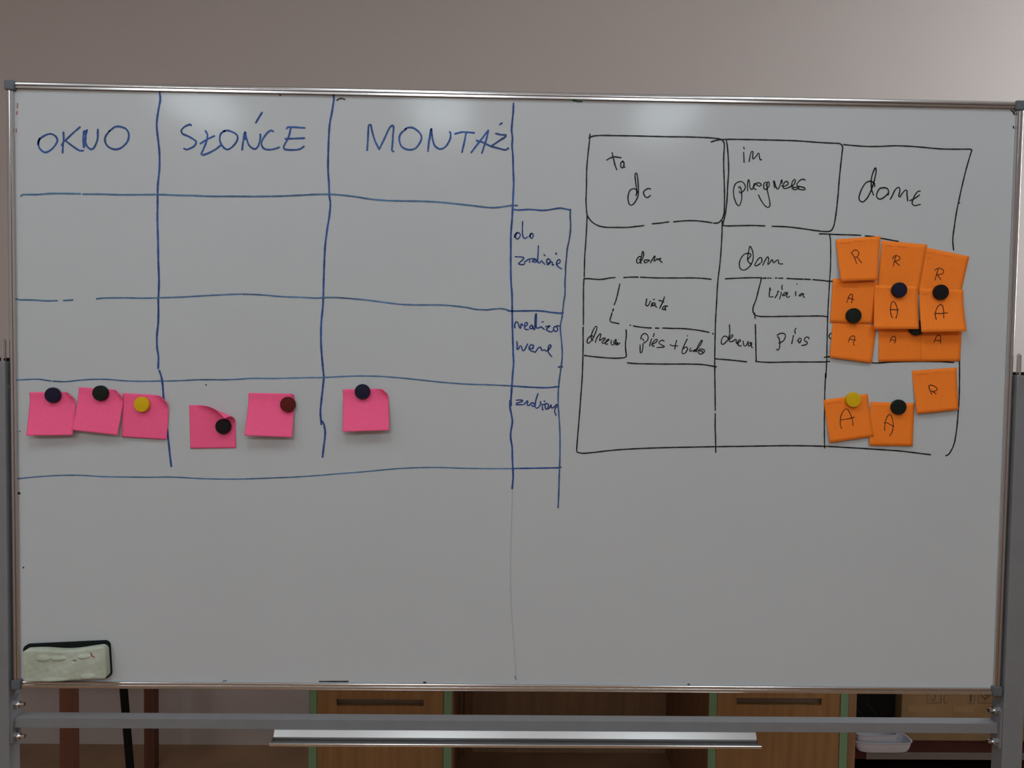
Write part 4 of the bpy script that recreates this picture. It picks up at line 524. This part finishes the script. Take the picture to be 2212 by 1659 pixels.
for mi, (x, z, col, label, ni) in enumerate(MAGS):
    S, inv, SN = surfs[ni]
    ys = []
    for a in range(8):
        u, v = inv(x + MR * 1000 * .8 * math.cos(a * .785), z + MR * 1000 * .8 * math.sin(a * .785))
        if -.02 <= u <= 1.02 and -.02 <= v <= 1.02: ys.append(S(max(0, min(1, u)), max(0, min(1, v))).y)
    u, v = inv(x, z); ys.append(S(u, v).y)
    y0 = min(ys) - .0002
    if label.startswith('dark magnet half'): y0 = -.0023
    cx, cz = x / 1000, ZC + z / 1000
    root = tag(empty('round_magnet', (cx, y0, cz)), label, 'magnet', 'round magnets on the board')
    b = MB((cx, y0, cz))
    b.lathe_y(cx, cz, [(MR * .97, y0), (MR, y0 - .0006), (MR, y0 - MT + .0016), (MR * .985, y0 - MT + .0007), (MR * .93, y0 - MT), (MR * .86, y0 - MT + .0002)])
    b.build('magnet_body', 'mag_' + col, root, smooth=True)
    MB((cx, y0, cz)).lathe_y(cx, cz, [(MR * .86, y0 - MT + .0004), (MR * .855, y0 - MT - .0001), (MR * .6, y0 - MT - .0004), (MR * .2, y0 - MT - .0005)]).build('cap_disc', 'mag_' + col, root, smooth=True)

# ------------------------------------------------------------------ board eraser
er = {'cx': -0.7466, 'cz': 0.9689, 'rot': 0.055, 'w': 0.1381, 'h': 0.0556, 'fx': -0.0026, 'fz': 0.0006, 'fw': 0.143, 'fh': 0.063}
ec = Vector((er['cx'], 0, er['cz']))
root = tag(empty('board_eraser', ec), 'worn mint green foam eraser with black felt back in the lower left corner', 'eraser')
root.rotation_euler = (0, -er['rot'], 0)
def rrect(w, h, r, n=8):
    out = []
    for cx, cz, a0 in ((w / 2 - r, h / 2 - r, 0), (-w / 2 + r, h / 2 - r, 90), (-w / 2 + r, -h / 2 + r, 180), (w / 2 - r, -h / 2 + r, 270)):
        for i in range(n + 1):
            a = math.radians(a0 + 90 * i / n)
            out.append((cx + r * math.cos(a), cz + r * math.sin(a)))
    return out
w, h = er['w'], er['h']
MB().extrude([(x + er['fx'], z + er['fz']) for x, z in rrect(er['fw'], er['fh'], .009)], 'y', -.0005, -.0070).build('felt_back', 'felt', root, smooth=True)
NX, NZ = 90, 44
T0, T1 = -.0072, -.0205
bumps = [(610, 395, 165, 85), (940, 395, 175, 75), (1520, 380, 150, 62), (830, 945, 310, 62), (1560, 890, 165, 72)]
def foam_pt(i, j):
    u, v = i / NX, j / NZ
    x = (u - .5) * w; z = (.5 - v) * h
    # soft rounded outline with a wavy worn top edge
    dx = min(u, 1 - u) * w; dz = min(v, 1 - v) * h
    d = min(dx, dz)
    rr = .004
    y = T1
    if d < rr: y = T1 + rr * (1 - math.sqrt(max(0, 1 - (1 - d / rr) ** 2))) * 1.0
    # corner rounding
    cr = .009
    if dx < cr and dz < cr:
        q = Vector((cr - dx, cr - dz)); L = q.length
        if L > cr:
            k = (L - cr) / L
            x += math.copysign(q.x * k, -x) ; z += math.copysign(q.y * k, -z)
    ex, ez = 130 + u * 1860, 190 + v * 800
    if v < .5:
        z -= (.5 - v) * 2 * .0022 * (1 - math.cos((u - .15) * 2 * math.pi / .85)) * (1 if .1 < u < 1 else .3)
    for bx, bz, ba, bb in bumps:
        k = ((ex - bx) / ba) ** 2 + ((ez - bz) / bb) ** 2
        if k < 1.0: y -= .0024 * (1 - k) ** .5 * (1 + .6 * (ez - bz) / bb)
    k = ((ex - 1290) / 45) ** 2 + ((ez - 505) / 38) ** 2
    if k < 1.6: y += .003 * max(0, 1 - k / 1.6)
    y += .0005 * math.sin(ex * .0041 + 1) * math.sin(ez * .0093) + .0002 * math.sin(ex * .021 + ez * .013) * math.sin(ez * .029 - ex * .006)
    return (x, y, z)
v = [foam_pt(i, j) for j in range(NZ + 1) for i in range(NX + 1)]
f = [(j * (NX + 1) + i, j * (NX + 1) + i + 1, (j + 1) * (NX + 1) + i + 1, (j + 1) * (NX + 1) + i) for j in range(NZ) for i in range(NX)]
ring = [i for i in range(NX + 1)] + [j * (NX + 1) + NX for j in range(1, NZ + 1)] + [NZ * (NX + 1) + i for i in range(NX - 1, -1, -1)] + [j * (NX + 1) for j in range(NZ - 1, 0, -1)]
nb = len(v)
v += [(v[i][0], T0, v[i][2]) for i in ring]
L = len(ring)
f += [(ring[k], nb + k, nb + (k + 1) % L, ring[(k + 1) % L]) for k in range(L)]
f.append(tuple(nb + k for k in range(L)))
MB().add(v, f).build('foam_block', 'foam', root, smooth=True)
def e2l(ex, ez):
    u = (ex - 130) / 1860; vv = (ez - 190) / 800
    return ((u - .5) * w * 1000, (.5 - vv) * h * 1000)
b = MB()
ribbon(b, [e2l(*q) for q in ((1680, 320), (1690, 370), (1720, 415), (1755, 425))], 1.5, lambda x, z: (Vector((x / 1000, T1 - .0008, z / 1000)), Vector((0, -1, 0))), rng)
b.build('ink_mark', 'redthread', root, fix=False)['label'] = 'short curved red ink mark'
b = MB()
ribbon(b, [e2l(1278, 492), e2l(1305, 500)], 2.6, lambda x, z: (Vector((x / 1000, T1 + .0016, z / 1000)), Vector((0, -1, 0))), rng)
b.build('ink_mark', 'greendot', root, fix=False)['label'] = 'small green ink dot'

# ------------------------------------------------------------------ desk behind the board
DF, DB = 0.99, 1.605
desk = tag(empty('pedestal_desk', (0.23, 1.3, 0)), 'beech double pedestal desk with green edges standing behind the board', 'desk')
DO = (0.23, 1.3, 0)
def pedestal(x0, x1, z0, z1, sx0, sx1):
    t = .0235
    for a, b_ in ((x0, x0 + t), (x1 - t, x1)):
        s_ = MB(DO).box(a, b_, DF + .0025, DB, 0, .72).build('side_panel', 'walnut', desk)
        MB(DO).box(a, b_, DF, DF + .0024, 0, .72).build('edge_band', 'edge_green', s_)
    MB(DO).box(x0 + t, x1 - t, DF + .03, DB, 0.0, .06).build('plinth', 'walnut', desk)
    MB(DO).box(x0 + t, x1 - t, DB - .02, DB - .008, .06, .72).build('cabinet_back', 'walnut', desk)
    a, c = x0 + t + .0015, x1 - t - .0015
    d = MB(DO)
    y0, y1 = DF + .001, DF + .019
    d.box(a, c, y0, y1, .065, z0); d.box(a, c, y0, y1, z1, .715)
    d.box(a, sx0, y0, y1, z0, z1); d.box(sx1, c, y0, y1, z0, z1)
    dd = d.build('door', 'beech', desk)
    MB(DO).box(sx0 - .004, sx1 + .004, y1 - .001, y1 + .004, z0 - .004, z1 + .004).build('slot_lining', 'slot', dd)
    MB(DO).box(sx0 - .004, sx1 + .004, DF - .0012, DF + .001, z1 + .001, z1 + .0045).build('handle_lip', 'beech', dd)
pedestal(-.5814, -.1561, .4385, .4595, -.499, -.2401)
pedestal(.6161, 1.0379, .449, .471, .6995, .9567)
MB(DO).box(-.1561, .6161, DB - .035, DB - .017, .0, .72).build('back_panel', 'backboard', desk)
MB(DO).box(-.1384, -.1087, DB - .055, DB - .035, .0, .72).build('back_post', 'walnut', desk)
MB(DO).box(-.60, 1.0379, DF - .01, DB, .72, .745, .003).build('desk_top', 'beech', desk)

# ------------------------------------------------------------------ table at the left
tb = tag(empty('wooden_table', (-1.9, 1.2, 0)), 'table with dark red-brown square legs behind the left of the board', 'table')
TO = (-1.9, 1.2, 0)
for (x, y) in ((-1.243, .908), (-1.243, 1.438), (-2.55, .908), (-2.55, 1.438)):
    MB(TO).box(x - .0185, x + .0185, y - .0185, y + .0185, 0, .69, .002).build('leg', 'darkwood', tb)
for y in (.908, 1.438):
    MB(TO).box(-2.53, -1.263, y - .010, y + .010, .60, .69).build('apron', 'darkwood', tb)
for x in (-2.55, -1.243):
    MB(TO).box(x - .010, x + .010, .928, 1.418, .60, .69).build('apron', 'darkwood', tb)
MB(TO).box(-2.62, -1.213, .85, 1.50, .69, .715, .003).build('table_top', 'beech', tb)

# black pole leaning on the table
pl = tag(empty('leaning_pole', (-1.1485, 1.1, 0)), 'thin black pole slanting between the two dark table legs', 'pole')
PO = (-1.1485, 1.1, 0)
def pole_x(z): return -1.1475 - .0735 * z
MB(PO).tube((pole_x(.02), 1.1, .02), (pole_x(.86), 1.1, .86), .0118, 18).build('tube', 'blackplastic', pl, smooth=True)
MB(PO).tube((pole_x(0), 1.1, 0), (pole_x(.03), 1.1, .03), .0145, 18).build('rubber_foot', 'blackplastic', pl, smooth=True)

# ------------------------------------------------------------------ open shelf at the right
sh = tag(empty('open_shelf', (1.4, 1.3, 0)), 'dark red-brown open shelf unit beside the desk, seen under the board', 'shelf')
SO = (1.4, 1.3, 0)
MB(SO).box(1.0385, 1.0625, DF, DB, 0, .74).build('side_panel', 'walnut', sh)
MB(SO).box(1.78, 1.804, DF, DB, 0, .74).build('side_panel', 'walnut', sh)
SZ = .302
MB(SO).box(1.0625, 1.78, 1.0025, DB - .012, SZ - .022, SZ).build('shelf_board', 'mahogany', sh)
MB(SO).box(1.102, 1.78, 1.0, 1.0024, SZ - .022, SZ - .001).build('edge_strip', 'greyedge', sh)
MB(SO).box(1.0625, 1.78, 1.0025, DB - .012, .05, .07).build('shelf_board', 'mahogany', sh)
MB(SO).box(1.0625, 1.78, DB - .012, DB, 0, .74).build('back_panel', 'mahogany', sh)
MB(SO).box(1.0385, 1.804, DF, DB, .74, .76).build('top_board', 'mahogany', sh)

bx = tag(empty('cardboard_box', (1.45, 1.2, SZ)), 'brown cardboard box with printed handling symbols on the open shelf', 'box')
CO = (1.45, 1.2, SZ)
BX0, BX1, BY0, BY1, BZ0, BZ1 = 1.2425, 1.69, 1.07, 1.42, SZ + .0005, .60
MB(CO).box(BX0, BX1, BY0, BY1, BZ0, BZ1, .003).build('carton', 'card', bx)
for a, c in ((1.2640, 1.3495), (1.405, 1.47)):
    MB(CO).box(a, c, BY0 - .0006, BY0 - .0001, .395, .415).build('tape_strip', 'tape', bx)
def line(b, pts, wmm=1.6):
    ribbon(b, [(x * 1000, z * 1000) for x, z in pts], wmm, lambda x, z: (Vector((x / 1000, BY0 - .0003, z / 1000)), Vector((0, -1, 0))), rng)
def square(b, x0, x1, z0, z1):
    for p in (((x0, z0), (x1, z0)), ((x1, z0), (x1, z1)), ((x1, z1), (x0, z1)), ((x0, z1), (x0, z0))): line(b, p, 1.2)
b = MB(CO)
square(b, 1.3225, 1.3660, .4245, .478)
line(b, [(1.346, .470), (1.346, .437), (1.343, .432), (1.338, .432), (1.335, .437)], 2.2)
for k in range(5):
    line(b, [(1.327 + .001 * k, .4515 + .002 * k), (1.335, .4575 + .0025 * k), (1.346, .4600 + .0026 * k), (1.356, .4575 + .0025 * k), (1.3635 - .001 * k, .4515 + .002 * k)], 2.6)
b.build('umbrella_symbol', 'print', bx, fix=False)
b = MB(CO)
line(b, [(1.3755, .478), (1.3755, .4245), (1.386, .4245)], 1.2); line(b, [(1.381, .462), (1.387, .450)], 2.0)
b.build('care_symbol', 'print', bx, fix=False)
b = MB(CO)
line(b, [(1.4590, .478), (1.4590, .430)], 5.0); line(b, [(1.448, .4245), (1.470, .4245), (1.4705, .478)], 1.2)
b.build('arrow_symbol', 'print', bx, fix=False)
b = MB(CO)
square(b, 1.4835, 1.527, .4245, .478)
line(b, [(1.489, .468), (1.491, .452), (1.499, .442), (1.508, .440), (1.516, .446), (1.521, .457), (1.522, .468)], 3.0)
line(b, [(1.500, .470), (1.508, .448), (1.517, .470)], 2.4); line(b, [(1.505, .440), (1.505, .432)], 2.0)
b.build('fragile_symbol', 'print', bx, fix=False)

bk = tag(empty('storage_bin', (1.2, 1.3, SZ)), 'black plastic bin left of the cardboard box on the shelf', 'bin')
KO = (1.2, 1.3, SZ)
b = MB(KO)
b.extrude([(1.085, 1.10), (1.236, 1.10), (1.236, 1.50), (1.085, 1.50)], 'z', SZ + .0005, .52)
b.build('bin_body', 'blackplastic', bk)
MB(KO).box(1.078, 1.2385, 1.092, 1.508, .52, .545, .004).build('bin_lid', 'blackplastic', bk)
for k in range(2):
    b = MB(KO)
    b.add([(1.10 + .045 * k, 1.0994, .41), (1.135 + .045 * k, 1.0994, .365), (1.1365 + .045 * k, 1.0994, .366), (1.1015 + .045 * k, 1.0994, .411)], [(0, 1, 2, 3)])
    b.build('scratch', 'scuff', bk)

def plastic_tray(cx, cy, z, w, d, h, label, flare=1.0):
    r = tag(empty('plastic_tray', (cx, cy, z)), label, 'tray')
    rings = [(.80, 0), (.88, .0035), (.95, .35), (.985, .75), (1.0, .93), (1.03, 1.0), (1.03, 1.04), (.985, 1.03), (.965, .9), (.93, .4), (.86, .11), (.0, .10)]
    n = 48; v = []; f = []
    for k, (s_, t) in enumerate(rings):
        for i in range(n):
            a = 2 * math.pi * i / n
            ca, sa = math.cos(a), math.sin(a)
            e = 0.45
            x = math.copysign(abs(ca) ** e, ca); y = math.copysign(abs(sa) ** e, sa)
            v.append((cx + x * w / 2 * s_, cy + y * d / 2 * s_, z + h * t))
    for k in range(len(rings) - 1):
        for i in range(n):
            j = (i + 1) % n
            f.append((k * n + i, k * n + j, (k + 1) * n + j, (k + 1) * n + i))
    f.append(tuple(range(n - 1, -1, -1)))
    MB((cx, cy, z)).add(v, f).build('tray_shell', 'whiteplastic', r, smooth=True)
    MB((cx, cy, z)).box(cx - w * .2, cx + w * .2, cy - d * .05, cy + d * .05, z + h * .11, z + h * .16).build('bottom_rib', 'whiteplastic', r)
plastic_tray(1.157, 1.030, SZ + .0003, .176, .075, .030, 'lower white plastic tray at the front of the open shelf')
plastic_tray(1.140, 1.030, SZ + .0150, .125, .052, .034, 'upper white plastic tray nested in the lower one')
